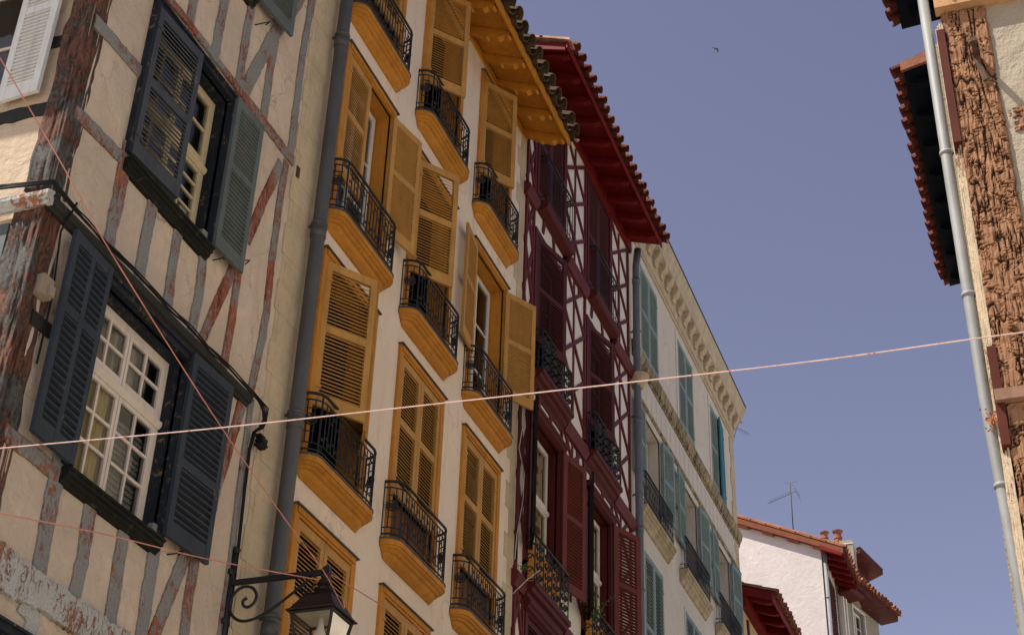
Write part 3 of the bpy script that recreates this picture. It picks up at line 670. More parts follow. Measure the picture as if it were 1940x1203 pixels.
body(FL, 10.44, 16.12, -CH, 14.0, 9, 16.0, T2, M['plaster_yellow'], M['tile_moss'])
R2 = roof_tiles(FL, 9.2, 16.14, .62, 13.80, -4.5, 16.1, T2, M['tile_moss'], .27, over=.14, r=.112, jit=.025)
sb = MB(); sb.add([FL.p(9.2, 0.02, 14.02), FL.p(16.12, .02, 14.02), FL.p(16.12, .63, 13.74), FL.p(9.2, .63, 13.74)], [(0, 1, 2, 3)])
sb.add([FL.p(9.2, 0.02, 14.06), FL.p(16.12, .02, 14.06), FL.p(16.12, .63, 13.78), FL.p(9.2, .63, 13.78)], [(0, 1, 2, 3)])
sb.build('soffit', M['ochre_soffit'], R2, recalc=False)
fb = MB(); fb.box(FL, 9.2, 16.13, .63, .655, 13.66, 13.80); fb.build('fascia', M['ochre_soffit'], R2)
u = 9.45
while u < 16.2:
    mb = MB(); uu = min(u, 16.03); mb.prism(FL, [(.0, 13.93), (0, 14.02), (.60, 13.745), (.60, 13.68), (.57, 13.66), (.50, 13.70), (.44, 13.675), (.30, 13.745), (.27, 13.735), (.22, 13.78)], uu-.045, uu+.045)
    mb.build('rafter', M['ochre_soffit'], R2); u += .548
fb = MB(); fb.box(FL, 10.46, 16.12, .0, .022, 13.88, 14.0); fb.build('wall_plate', M['ochre_soffit'], R2)
spec = {  # (left angle, right angle) of the two leaves, in degrees from closed
 '00': (0, 0), '10': (38, None), '20': (33, None),
 '0A': (0, 168), '1A': (35, None), '2A': (172, 152),
 '0B': (34, 30), '1B': (0, 0), '2B': (0, 0),
 '0C': (0, 0), '1C': (0, 0), '2C': (0, 0), '0D': (0, 0), '1D': (0, 0), '2D': (0, 0)}
fl = {'0': 'top', 'A': 'second', 'B': 'third', 'C': 'fourth', 'D': 'lowest'}; cn = ['left', 'middle', 'right']
for ci, (c0, c1) in enumerate(cols):
    for rk, (r0, r1) in rowz.items():
        mb = MB(); w_ = .085; surround(FL, c0, c1, r0, r1, w_, -.02, .03, mb)
        mb.box(FL, c0-w_+.035, c1+w_-.035, .03, .042, r1+.03, r1+w_-.001); mb.box(FL, c0-w_-.015, c1+w_+.015, -.02, .06, r1+w_, r1+w_+.014, 1)
        wd = mb.build('window', [M['ochre_deep'], M['dark_lead']], T2)
        wd['label'] = '%s column window of the %s row, ochre frame' % (cn[ci], fl[rk])
        if str(ci)+rk not in ('10', '20', '1A', '0B'): sash(FL, c0+.02, c1-.02, r0, r1-.02, -.17, wd, M['sash_white' if str(ci)+rk in ('0A', '2A') else 'sash_dark'], 2, 1, 3)
        if spec[str(ci)+rk] == (0, 0): shade_lining(FL, c0, c1, r0+.58, r1, .165, wd); lp = MB(); lp.box(FL, c0+.002, c1-.002, -.09, -.06, r0, r0+.56); lp.box(FL, c0+.10, c0+.10+(c1-c0)*.34, -.06, -.045, r0+.08, r0+.48); lp.box(FL, c1-.10-(c1-c0)*.34, c1-.10, -.06, -.045, r0+.08, r0+.48); lp.build('lower_panel', M['brown_panel'], wd)
        ZS = r0+.56
        la, ra = spec[str(ci)+rk]; wl = (c1-c0)/2-.004
        if ra is None: ra = 0; leafr = 0
        lw = wl if la in (0, 172) else wl+.03
        leaf(FL, c0, .018, ZS, r1-.01, lw, 1, la, M['ochre'], wd, (.53,), pitch=.038, label='ochre louvred shutter, '+('closed' if la == 0 else 'folded back' if la > 90 else 'standing ajar'))
        if not (la not in (0, 172) and spec[str(ci)+rk][1] is None):
            leaf(FL, c1, .018, ZS, r1-.01, wl, -1, ra, M['ochre'], wd, (.53,), pitch=.038, label='ochre louvred shutter, '+('closed' if ra == 0 else 'folded back' if ra > 90 else 'standing ajar'))
        else:
            leaf(FL, c1, .018, r0+.02, r1-.01, wl*.99, -1, 100, M['ochre'], wd, (.53,)) if 0 else None
        yellow_balcony(FL, c0-.17, c1+.18, r0, T2, 'curved ochre balcony with black iron railing, %s column, %s row' % (cn[ci], fl[rk]))
bp = lambda x, y, z: Vector((-6+x, y, CH+z))
drainpipe([bp(.12, 10.40, 15), bp(.12, 10.39, 10), bp(.12, 10.37, 6), bp(.12, 10.35, 0), bp(.12, 10.34, -CH)], .066, T2, M['zinc'], [CH+10.8, CH+8.45, CH+6.45, CH+4.6], joints=[CH+10.7, CH+8.35, CH+6.35, CH+4.5])

# ================================================================== 3. RED HOUSE
T3 = thing('red_house', (-6, 18.8, 0), 'narrow white and crimson half-timbered house with dark red eaves and black balconies', 'house')
RC = [(16.62, 17.72), (18.98, 20.10)]
RR = {'top': (13.28, 15.32), 'third': (10.45, 12.62), 'second': (7.44, 9.78), 'first': (4.9, 7.05), 'ground': (2.0, 4.1)}
ops = [(a, b_, c, d) for a, b_ in RC for c, d in RR.values()]
wall(FL, 16.12, 21.30, -CH, 15.7, ops, T3, [M['plaster_white'], M['crimson']], reveal=.2)
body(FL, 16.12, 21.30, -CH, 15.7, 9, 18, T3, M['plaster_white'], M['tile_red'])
R3 = roof_tiles(FL, 16.2, 21.42, .58, 15.62, -4.5, 18.1, T3, M['tile_red'], .25, over=.11, r=.075)
sb = MB(); sb.add([FL.p(16.15, .02, 15.74), FL.p(21.4, .02, 15.74), FL.p(21.4, .57, 15.56), FL.p(16.15, .57, 15.56)], [(0, 1, 2, 3)]); sb.add([FL.p(16.15, .02, 15.78), FL.p(21.4, .02, 15.78), FL.p(21.4, .57, 15.6), FL.p(16.15, .57, 15.6)], [(0, 1, 2, 3)]); sb.build('soffit', M['soffit_red'], R3, recalc=False)
fb = MB(); fb.box(FL, 16.12, 21.41, .57, .59, 15.50, 15.63); fb.build('fascia', M['soffit_red'], R3)
u = 16.32
while u < 21.5:
    mb = MB(); mb.prism(FL, [(0, 15.62), (0, 15.74), (.55, 15.555), (.55, 15.47), (.45, 15.47)], min(u, 21.34)-.05, min(u, 21.34)+.05); mb.build('rafter', M['soffit_red'], R3); u += .525
fb = MB(); fb.box(FL, 16.13, 21.4, .0, .05, 15.50, 15.72); fb.build('wall_plate', M['soffit_red'], R3)
vb = MB(); Fv = face_s(16.2)                                         # verge board and verge tiles on the near end
vb.face(Fv, [(-5.45, 15.48), (-5.45, 15.60), (-9, 16.9), (-9, 16.6)], 0, .06); vb.build('verge_board', M['soffit_red'], R3)
vb = MB()
for k in range(9):
    a = -5.36-.42*k; z = 15.60+.42*k*.37; vb.face(Fv, [(a, z), (a, z+.04), (a-.47, z+.045+.174), (a-.47, z+.005+.174)], -.12, .12)
vb.build('verge_tile', M['tile_pink'], R3)
# crimson timber framing
fbm = MB(); N1 = .022
def bar(u0, z0, u1, z1, w_, n1=N1, mb=fbm, mi=0):
    d = Vector((u1-u0, z1-z0)); d.normalize(); nr = Vector((-d.y, d.x))*w_/2
    mb.face(FL, [(u0+nr.x, z0+nr.y), (u0-nr.x, z0-nr.y), (u1-nr.x, z1-nr.y), (u1+nr.x, z1+nr.y)], -.02, n1, mi)
def lattice(u0, u1, z0, z1, k, vc=True):
    if vc: bar((u0+u1)/2, z0, (u0+u1)/2, z1, .05, N1-.004)
    for i in range(k):
        a = z0+(z1-z0)*i/k; b_ = z0+(z1-z0)*(i+1)/k
        bar(u0, a, u1, b_, .058, N1+.003+.001*(i % 2)); bar(u1, a, u0, b_, .058, N1+.006+.001*(i % 2))
for zz in ((10.7, 13.05), (7.9, 10.35), (13.3, 15.45), (5.0, 7.5), (1.5, 4.6)):
    lattice(17.86, 18.84, zz[0], zz[1], 3); lattice(16.16, 16.50, zz[0], zz[1], 3, False); lattice(20.26, 21.22, zz[0], zz[1], 3)
    for u in (16.19, 16.49, 17.85, 18.85, 20.25, 21.24): bar(u, zz[0]-.3, u, zz[1]+.2, .05, N1+.012)
for i, u in enumerate((18.1, 18.6, 16.9, 17.4, 19.2, 19.8)):
    for zz in (10.05, 7.15, 12.85): bar(u, zz, u+.08*(-1)**i, zz+.35, .075, N1+.001)
fbm.build('timber_frame', M['crimson_beam'], T3)
for z0 in (13.08, 10.34, 7.34, 4.7):
    segs = [(16.08, 16.52), (17.9, 18.86), (20.3, 21.34)]
    for a, b_ in segs: sb = MB(); sb.prism(FL, [(0, z0-.12), (.05, z0-.12), (.10, z0-.03), (.10, z0+.05), (.03, z0+.09), (0, z0+.09)], a, b_); sb.build('string_course', M['crimson_beam'], T3)
def red_balcony(u0, u1, zt, lab, dense=True, d=.24, H=.62, gold=False, moulded=True):
    mb = MB(); d_ = d
    mb.prism(FL, [(0, zt), (d_, zt), (d_, zt-.06), (d_-.03, zt-.075), (d_-.05, zt-.11), (d_-.10, zt-.13), (d_-.11, zt-.17), (d_-.16, zt-.20), (.02, zt-.27), (0, zt-.27)] if moulded else [(0, zt), (d_, zt), (d_, zt-.09), (d_-.03, zt-.12), (0, zt-.16)], u0, u1)
    s_ = mb.build('balcony', M['crimson'], T3); s_['label'] = lab
    rb = MB(); a, b_ = u0+.04, u1-.04; q = d_-.03; pl = [(a, 0), (a, q), (b_, q), (b_, 0)]
    for z, r in ((zt+.04, .012), (zt+H, .016)): rb.tube([FL.p(x, y, z) for x, y in pl], r, 5)
    n_ = int((b_-a)/(.30 if dense else .11))
    for i in range(n_+1):
        u = a+(b_-a)*i/n_; rb.tube([FL.p(u, q, zt), FL.p(u, q, zt+H)], .011 if dense else .0075, 4)
    if dense:
        cell = (b_-a)/n_
        for i in range(n_):
            u = a+cell*(i+.5)
            for zz, rr in ((.12, .055), (.25, .05), (.38, .055), (.5, .05)):
                for sg in (-1, 1):
                    scroll(rb, FL, u+sg*.062, q, zt+zz, rr, sg, .015)
            rb.tube([FL.p(u, q, zt+.05), FL.p(u, q, zt+H)], .008, 4)
        for zz in (.15, .32, .48): 
            G = Frame(FL.p(a, 0, 0), FL.n, -FL.u); scroll(rb, G, q*.5, 0, zt+zz, .07, 1, .010); scroll(rb, G, q*.5, 0, zt+zz+.03, .04, -1, .009)
    else:
        for zz in (.12, H-.1): rb.tube([FL.p(x, y, zt+zz) for x, y in pl], .008, 4)
    rb.build('railing', M['iron'], s_); return s_
for ci, (c0, c1) in enumerate(RC):
    nm = ['left', 'right'][ci]
    for rk, (r0, r1) in RR.items():
        mb = MB(); surround(FL, c0, c1, r0, r1, .09, -.02, .045, mb)
        if rk in ('second', 'first'):
            mb.prism(FL, [(.05, r1+.02), (.09, r1+.04), (.09, r1+.08), (.12, r1+.10), (.12, r1+.13), (0, r1+.14), (0, r1+.02)], c0-.14, c1+.14)
        wd = mb.build('window', M['crimson'], T3); wd['label'] = 'crimson framed window, %s column, %s storey' % (nm, rk)
        sash(FL, c0+.02, c1-.02, r0, r1-.02, -.12, wd, M['sash_white' if rk == 'second' else 'sash_dark'], 2, 1, 3 if rk != 'second' else 1, transom=(r0+1.42 if rk == 'second' else None))
        wl = (c1-c0)/2-.004
        if rk == 'top':
            shade_lining(FL, c0, c1, r0, r1, .12, wd); leaf(FL, c0, .02, r0+.05, r1, wl, 1, 0, M['crimson_shutter'], wd, (.5,), pitch=.05); leaf(FL, c1, .02, r0+.05, r1, wl, -1, 0, M['crimson_shutter'], wd, (.5,), pitch=.05)
        elif rk == 'third':
            shade_lining(FL, c0, c1, r0+.5, r1, .12, wd); leaf(FL, c0, .03, r0+.48, r1, .78, 1, 14, M['crimson_shutter'], wd, (.5,), pitch=.046, stile=.09, label='plum louvred shutter standing slightly ajar')
        elif rk == 'second':
            curtain(FL, c0+.08, c1-.05, r0+.05, r1-.1, -.175, wd, M['curtain_pattern'], 7)
            leaf(FL, c1+.04, .055, r0+.42, r1+.02, .60, -1, 167 if ci == 0 else 156, M['russet'], wd, (.54,), pitch=.05, stile=.10, label='russet louvred shutter swung back to the right')
            leaf(FL, c0-.06, .06, r0+.42, r1+.05, .50, 1, 157, M['sash_dark'], wd, (.54,), pitch=.05, label='crimson shutter seen edge on')
        else:
            leaf(FL, c0, .02, r0+.05, r1, wl, 1, 0, M['crimson_shutter'], wd, (.5,)); leaf(FL, c1, .02, r0+.05, r1, wl, -1, 0, M['crimson_shutter'], wd, (.5,))
    red_balcony(c0+.05, c1+.18, 13.22, 'shallow crimson balcony with plain black bars, %s column, top storey' % nm, False, .16, .85, moulded=False)
    red_balcony(c0-.08, c1+.14, 10.42, 'crimson balcony with black scrollwork railing, %s column, third storey' % nm, d=.19)
    red_balcony(c0-.18, c1+.10, 7.40, 'crimson balcony with gilded scrollwork railing, %s column, second storey' % nm, d=.19)
    bb = MB(); bb.box(FL, c0-.10, c1+.06, .05, .06, 7.43, 7.98); 
    # ochre panel seen through the scrollwork
    bb.build('railing_panel', M['ochre_soffit'], T3)
rp = [bp(.0+.16, 21.40, 15.55), bp(.12, 21.40, 15.2), bp(.11, 21.42, 13.3), bp(.11, 21.44, 10), bp(.11, 21.46, 0), bp(.11, 21.46, -CH)]
dp = drainpipe(rp, .062, T3, M['zinc_bluish'], [CH+13.9, CH+12.3, CH+10.9, CH+9.3], joints=[CH+14.9, CH+12.2, CH+10.3])
hb = MB(); c = bp(.13, 21.46, 13.0)
hb.loft([[c+Vector((math.cos(t*math.pi/6)*r_, math.sin(t*math.pi/6)*r_, h_)) for t in range(12)] for r_, h_ in ((.07, -.18), (.10, -.14), (.10, -.10), (.15, -.04), (.15, 0), (.17, .02), (.17, .06))]); hb.build('hopper', M['quoin'], dp)
# loose white flex hanging on the wall edge
wb = MB(); pts = []
for x, y in [(992, 720), (985, 790), (975, 850), (985, 900), (983, 950), (972, 1010), (965, 1060)]:
    q = AX(x, y); pts.append(FL.p(q[0], .05+.02*random.random(), q[1]))
wb.tube(pts, .0045, 5); wb.tube([FL.p(AX(994, 1083)[0], .2, AX(994, 1083)[1]), FL.p(AX(975, 1100)[0], .16, AX(975, 1100)[1]), FL.p(AX(964, 1125)[0], .05, AX(964, 1125)[1])], .0045, 5)
wf = wb.build('loose_flex', M['sash_white']); tag(wf, 'thin white flex hanging loose beside the corner of the red half-timbered house', 'cable')

# ================================================================== 4. CREAM STONE HOUSE
T4 = thing('stone_house', (-6, 25.4, 0), 'cream stone house with carved cornice, blue green shutters and iron balconies', 'house')
SW = [(22.02, 23.22), (24.64, 25.84), (27.24, 28.50)]
SR = {'top': (13.88, 15.72), 'middle': (10.90, 12.72), 'lower': (8.0, 10.25), 'ground': (4.6, 6.8)}
ops = [(a+.04, b_-.04, c, d) for a, b_ in SW for c, d in SR.values()]
wall(FL, 21.50, 29.45, -CH, 16.4, ops, T4, [M['plaster_stone'], M['plaster_stone']], reveal=.26)
wb = MB(); wb.box(FL, 21.30, 21.499, -.3, .0, -CH, 16.2); wb.build('party_wall_strip', M['plaster_white'], T4)
body(FL, 21.30, 29.45, -CH, 16.78, 9, 18.3, T4, M['plaster_stone'], M['tile_terra'], front_n=-.01)
cb = MB()
cp = [(0, 16.22), (.03, 16.22), (.04, 16.30), (.06, 16.32), (.06, 16.50), (.09, 16.52), (.09, 16.58), (.26, 16.60), (.26, 16.70), (.29, 16.74), (.33, 16.86), (.36, 16.92), (.36, 16.98), (0, 17.02)]
cp = [(a*.76, b_-.12) for a, b_ in cp]
cb.prism(FL, cp, 21.3, 29.45)
cb.prism(Frame((0, 29.45, CH), (1, 0, 0), (0, 1, 0)), cp, -14, -6+.0); cb.prism(Frame((-6, 29.45, CH), (0, 1, 0), (1, 0, 0)), [(a, b_) for a, b_ in cp], 0, .02)
ck = [(.0, .0), (.36, .0)]
for a, b_ in zip(cp[:-1], cp[1:]):       # outer corner mitre
    cb.quad(Vector((-6+a[0], 29.45, CH+a[1])), Vector((-6+a[0], 29.45+a[0], CH+a[1])), Vector((-6+b_[0], 29.45+b_[0], CH+b_[1])), Vector((-6+b_[0], 29.45, CH+b_[1])))
    cb.quad(Vector((-6, 29.45+a[0], CH+a[1])), Vector((-6+a[0], 29.45+a[0], CH+a[1])), Vector((-6+b_[0], 29.45+b_[0], CH+b_[1])), Vector((-6, 29.45+b_[0], CH+b_[1])))
cn4 = cb.build('cornice', stone('cornice_stone', (.56, .475, .345), (.22, .14, .05), .25), T4)
cap = MB(); cap.box(FL, 21.3, 29.73, .0, .285, 16.87, 16.905); cap.build('cornice_cap', M['dark_lead'], cn4)
u = 21.62
while u < 29.6:
    mb = MB(); mb.prism(FL, [(a*.78, b_-.12) for a, b_ in [(.06, 16.34), (.10, 16.33), (.13, 16.38), (.12, 16.42), (.17, 16.45), (.22, 16.50), (.24, 16.55), (.24, 16.60), (.06, 16.60)]], u-.085, u+.085)
    mb.build('modillion', M['quoin'], cn4); u += .43
rf = MB(); rf.quad(FL.p(21.3, .2, 16.91), FL.p(29.6, .2, 16.91), FL.p(29.6, -4.5, 18.4), FL.p(21.3, -4.5, 18.4)); rf.build('roof', M['tile_terra'], T4, recalc=False)
sm = stone('mossy_string_stone', (.52, .42, .26), (.035, .028, .012), .75)
ms = MB(); ms.prism(FL, [(0, 15.95), (.03, 15.95), (.045, 15.98), (.03, 16.01), (0, 16.01)], 21.5, 29.45); ms.build('architrave', M['quoin'], T4)
ms = MB(); ms.prism(FL, [(0, 13.52), (.02, 13.52), (.03, 13.60), (.07, 13.66), (.09, 13.74), (.09, 13.78), (0, 13.84)], 21.5, 29.56)
u = 21.55
while u < 29.4: ms.box(FL, u, u+.09, .02, .055, 13.55, 13.64); u += .16
ms.build('string_course', sm, T4)
ms = MB(); ms.prism(FL, [(0, 12.86), (.035, 12.87), (.045, 12.91), (.02, 12.95), (0, 12.95)], 21.5, 29.5); ms.build('string_course', sm, T4)
pn = MB(); u = 21.7                                                 # frieze panels with thin vertical joints
while u < 29.3:
    pn.box(FL, u, u+.30, -.01, .012, 13.0, 13.46); u += .325
pn.build('frieze_panels', M['plaster_stone'], T4)
qb = MB(); z = -CH; k = 0
while z < 16.2:
    h_ = .38; qb.box(FL, 29.05 if k % 2 else 29.15, 29.47, -.05, .014, z+.006, z+h_-.006); z += h_; k += 1
qb.build('quoin_strip', M['quoin'], T4)
for ci, (c0, c1) in enumerate(SW):
    nm = ['left', 'middle', 'right'][ci]
    for rk, (r0, r1) in SR.items():
        mb = MB(); surround(FL, c0+.04, c1-.04, r0, r1, .13 if rk != 'lower' else .05, -.02, .014, mb); mb.box(FL, c0-.04, c1+.04, -.02, .03, r0-.05, r0-.002)
        wd = mb.build('window', M['plaster_stone'], T4); wd['label'] = 'stone framed window, %s column, %s storey' % (nm, rk)
        sash(FL, c0+.06, c1-.06, r0, r1-.02, -.2, wd, M['sash_white'], 2, 1, 3)
        wl = (c1-c0-.08)/2-.003
        if rk == 'middle':
            leaf(FL, c0+.04, .04, r0+.42, r1, wl, 1, 177, M['teal'], wd, (.5,), pitch=.055, bot=.09, tilt=12); leaf(FL, c1-.04, .04, r0+.42, r1, wl, -1, 175, M['teal'], wd, (.5,), pitch=.055, bot=.09, tilt=12)
            mb = MB(); zt = r0-.02; d_ = .16
            mb.prism(FL, [(0, zt), (d_, zt), (d_, zt-.05), (d_-.03, zt-.07), (d_-.035, zt-.10), (d_-.06, zt-.11), (d_-.065, zt-.15), (d_-.10, zt-.18), (.03, zt-.24), (0, zt-.25)], c0-.28, c1+.36)
            bc = mb.build('balcony', stone('balcony_stone', (.50, .41, .27), (.12, .085, .04), .35, .08), T4); bc['label'] = 'carved stone balcony, %s of three' % nm
            rb = MB(); a, b_ = c0-.2, c1+.3; q = d_-.04; pl = [(a, 0), (a, q), (b_, q), (b_, 0)]
            for z, r in ((zt+.04, .010), (zt+.62, .014), (zt+.12, .008), (zt+.52, .008)): rb.tube([FL.p(x, y, z) for x, y in pl], r, 5)
            for i in range(24):
                uu = a+(b_-a)*i/23; rb.tube([FL.p(uu, q, zt), FL.p(uu, q, zt+.62)], .008, 4)
                if i < 23: rb.box(FL, uu+.02, uu+.05, q-.004, q+.004, zt+.2+.14*(i % 2), zt+.26+.14*(i % 2))
            rb.build('railing', M['iron'], bc)
        else:
            mt_ = M['teal'] if not (rk == 'top' and ci == 2) else M['teal']
            shade_lining(FL, c0+.04, c1-.04, r0, r1, .19, wd)
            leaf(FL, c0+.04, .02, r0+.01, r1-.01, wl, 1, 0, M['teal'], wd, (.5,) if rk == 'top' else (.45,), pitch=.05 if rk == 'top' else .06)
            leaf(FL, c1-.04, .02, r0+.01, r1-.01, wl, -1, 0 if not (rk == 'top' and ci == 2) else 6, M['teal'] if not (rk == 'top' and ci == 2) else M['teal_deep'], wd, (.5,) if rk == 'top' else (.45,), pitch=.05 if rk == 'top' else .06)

# ================================================================== 5. LOW HOUSE with red eaves
T5 = thing('low_red_eaved_house', (-6, 35, 0), 'lower cream house with crimson rafters under its eaves, below the white gable', 'house')
wall(FL, 29.50, 40.95, -CH, 12.55, [], T5, [plaster('warm_yellow_plaster', (.62, .46, .26)), M['crimson']])
body(FL, 29.50, 40.95, -CH, 12.55, 9, 14.2, T5, M['plaster_stone'], M['tile_terra'])
R5 = roof_tiles(FL, 29.5, 40.9, .63, 12.42, -4.5, 14.1, T5, M['tile_terra'], .24, over=.10, r=.09)
sb = MB(); sb.add([FL.p(29.5, .0, 12.60), FL.p(40.9, .0, 12.60), FL.p(40.9, .62, 12.38), FL.p(29.5, .62, 12.38)], [(0, 1, 2, 3)]); sb.build('soffit', painted('dark_red_soffit', (.12, .012, .01), .6), R5, recalc=False)
fb = MB(); fb.box(FL, 29.5, 40.9, .62, .645, 12.26, 12.42); fb.build('fascia', M['soffit_red'], R5)
fb = MB(); fb.box(FL, 29.5, 40.9, .0, .12, 12.2, 12.56); fb.build('wall_plate', M['soffit_red'], R5)
u = 29.56
while u < 40.8:
    mb = MB(); mb.prism(FL, [(0, 12.42), (0, 12.58), (.61, 12.37), (.61, 12.24), (.5, 12.24)], u, u+.12); mb.build('rafter', M['soffit_red'], R5); u += .62
vb = MB(); vb.face(face_s(29.5), [(-5.36, 12.26), (-5.36, 12.44), (-9, 13.6), (-9, 13.4)], -.02, .03); vb.build('verge_board', M['soffit_red'], R5)
tb = MB()
for k in range(4): bar(30.3+k*1.6, 10.2, 30.0+k*1.6, 12.1, .16, .03, tb); bar(30.6+k*1.6, 10.2, 31.0+k*1.6, 12.1, .16, .034, tb)
tb.build('timber_frame', M['crimson_beam'], T5)

# ================================================================== 6. WHITE GABLE HOUSE
T6 = thing('white_gable_house', (-7.5, 43, 0), 'house with a plain whitewashed gable and orange tiled verge beyond the cream stone house', 'house')
G6 = face_s(41.0)
gv = [AY(1395, 985, 41), AY(1590, 1040, 41)]; slope = (gv[0][1]-gv[1][1])/(gv[0][0]-gv[1][0])
ze = 18.45; zl = lambda x: ze+slope*(x+6.0)
mb = MB(); P = [(-6.0, -CH), (-6.0, ze), (-12.0, zl(-12)), (-18, ze), (-18, -CH)]
mb.add([G6.p(x, 0, z) for x, z in P], [(0, 1, 2, 3, 4)]); mb.build('gable_wall', M['plaster_gable'], T6, recalc=False)
mb = MB(); mb.quad(Vector((-6, 41, 0)), Vector((-6, 43.3, 0)), Vector((-6, 43.3, ze+CH)), Vector((-6, 41, ze+CH))); mb.quad(Vector((-18, 41, 0)), Vector((-18, 43.3, 0)), Vector((-18, 43.3, ze+CH)), Vector((-18, 41, ze+CH)))
mb.quad(Vector((-18, 43.3, 0)), Vector((-6, 43.3, 0)), Vector((-6, 43.3, ze+CH)), Vector((-18, 43.3, ze+CH))); mb.build('wall', M['plaster_gable'], T6, recalc=False)
xe = -5.36; zee = zl(xe)
R6 = roof_tiles(Frame((-6, 0, CH), (0, 1, 0), (1, 0, 0)), 40.85, 43.4, .64, zee+.16, -6.0, zl(-12)+.16, T6, M['tile_terra'], .26, over=.06, r=.10)
mb = MB(); mb.quad(Vector((-12, 40.7, CH+zl(-12)+.17)), Vector((-12, 43.4, CH+zl(-12)+.17)), Vector((-18.5, 43.4, CH+ze)), Vector((-18.5, 40.7, CH+ze))); mb.build('rear_roof', M['tile_terra'], T6, recalc=False)
mb = MB(); Gv = face_s(40.86); mb.face(Gv, [(xe, zee-.02), (xe, zee+.16), (-12, zl(-12)+.16), (-12, zl(-12)-.02)], 0, .05); mb.build('verge_board', painted('orange_brown_verge', (.20, .065, .03), .6, .15), R6)
mb = MB()
for k in range(16):
    x = xe-.42*k; z = zl(x)+.17; mb.face(Gv, [(x, z), (x, z+.05), (x-.46, z+.05-slope*.46), (x-.46, z+.01-slope*.46)], -.1, .07)
mb.build('verge_tile', M['tile_terra'], R6)
mb = MB()
for k in range(9):
    x = -5.9-.7*k; mb.face(G6, [(x, zl(x)-.07), (x, zl(x)-.01), (x-.32, zl(x-.32)-.01), (x-.32, zl(x-.32)-.07)], .0, .13)
mb.build('purlin_end', M['tile_terra'], R6)
mb = MB(); mb.quad(G6.p(xe, 0, zee), G6.p(xe, .14, zee), G6.p(-12, .14, zl(-12)), G6.p(-12, 0, zl(-12))); mb.quad(FL.p(40.86, 0, ze+.02), FL.p(43.4, 0, ze+.02), FL.p(43.4, .62, zee-.0), FL.p(40.86, .62, zee-.0)); mb.build('soffit', M['soffit_red'], R6, recalc=False)
for k in range(6):
    mb = MB(); u = 40.75+.5*k; mb.prism(FL, [(0, ze-.12), (0, ze+.0), (.6, zee-.01), (.6, zee-.10)], u, u+.1); mb.build('rafter', M['soffit_red'], R6)
drainpipe([Vector((-5.93, 41.1, CH+ze-.1)), Vector((-5.93, 41.1, 0))], .07, T6, M['zinc_light'], [CH+17, CH+15.4])
# red shutter and panel
leaf(FL, 41.35, .03, 15.4, 18.0, .85, 1, 0, M['crimson'], T6, (.5,), pitch=.09); leaf(FL, 42.95, .03, 15.4, 18.0, .7, -1, 0, M['crimson'], T6, (.5,), pitch=.09)

# ================================================================== 7. END HOUSE, turned towards the bend
T7 = thing('end_house', (-5.3, 45.5, 0), 'grey rendered end house with red boxed eaves and a flat red dormer roof', 'house')
e0 = Vector((-5.40, 43.35)); e1 = Vector((-4.62, 46.45)); dv = (e1-e0).normalized(); nv = Vector((dv.y, -dv.x)); L7 = (e1-e0).length
F7 = Frame((e0.x-nv.x*.55, e0.y-nv.y*.55, CH), (dv.x, dv.y, 0), (nv.x, nv.y, 0)); ZE = 18.3
wall(F7, -.1, L7-.25, -CH, ZE+.05, [(.9, 1.75, 17.0, 18.0)], T7, [M['plaster_grey'], M['plaster_grey']])
mb = MB()
for u in (-.1, L7-.25): mb.quad(F7.p(u, -.001, -CH), F7.p(u, -7, -CH), F7.p(u, -7, ZE+2), F7.p(u, -.001, ZE))
mb.quad(F7.p(-.1, -7, -CH), F7.p(L7-.25, -7, -CH), F7.p(L7-.25, -7, ZE+2), F7.p(-.1, -7, ZE+2)); mb.build('side_wall', M['plaster_grey'], T7, recalc=False)
R7 = roof_tiles(F7, -.15, L7, .58, ZE+.08, -6.6, ZE+2.2, T7, M['tile_terra'], .24, over=.10, r=.095)
mb = MB(); mb.prism(F7, [(0, ZE-.12), (.55, ZE-.10), (.57, ZE+.06), (0, ZE+.1)], 0, L7-.03); mb.build('boxed_eave', painted('weathered_red_boards', (.075, .014, .012), .7, .35, (.30, .22, .19), .0, fine=8, dirt=.5), R7)
mb = MB(); mb.prism(F7, [(0, ZE-.26), (.40, ZE-.22), (.48, ZE-.125), (0, ZE-.125)], -.1, .75); mb.build('eave_bracket', M['crimson'], R7)
mb = MB(); surround(F7, .9, 1.75, 17.0, 18.0, .07, -.02, .04, mb, bottom=True); wd = mb.build('window', M['sash_white'], T7); sash(F7, .92, 1.73, 17.0, 17.98, -.1, wd, M['sash_white'], 2, 1, 2)
mb = MB(); mb.prism(F7, [(0, 16.93), (.14, 16.93), (.12, 16.86), (0, 16.84)], .8, 1.9); mb.build('sill', M['plaster_white'], wd)
for u in (.02, .22):
    mb = MB(); mb.box(F7, u, u+.09, 0, .1, 12, ZE-.3); mb.build('corner_board', M['plaster_white'], T7)
mb = MB(); mb.box(F7, .14, .2, 0, .06, 12, ZE-.2); mb.build('drainpipe', M['zinc_light'], T7)
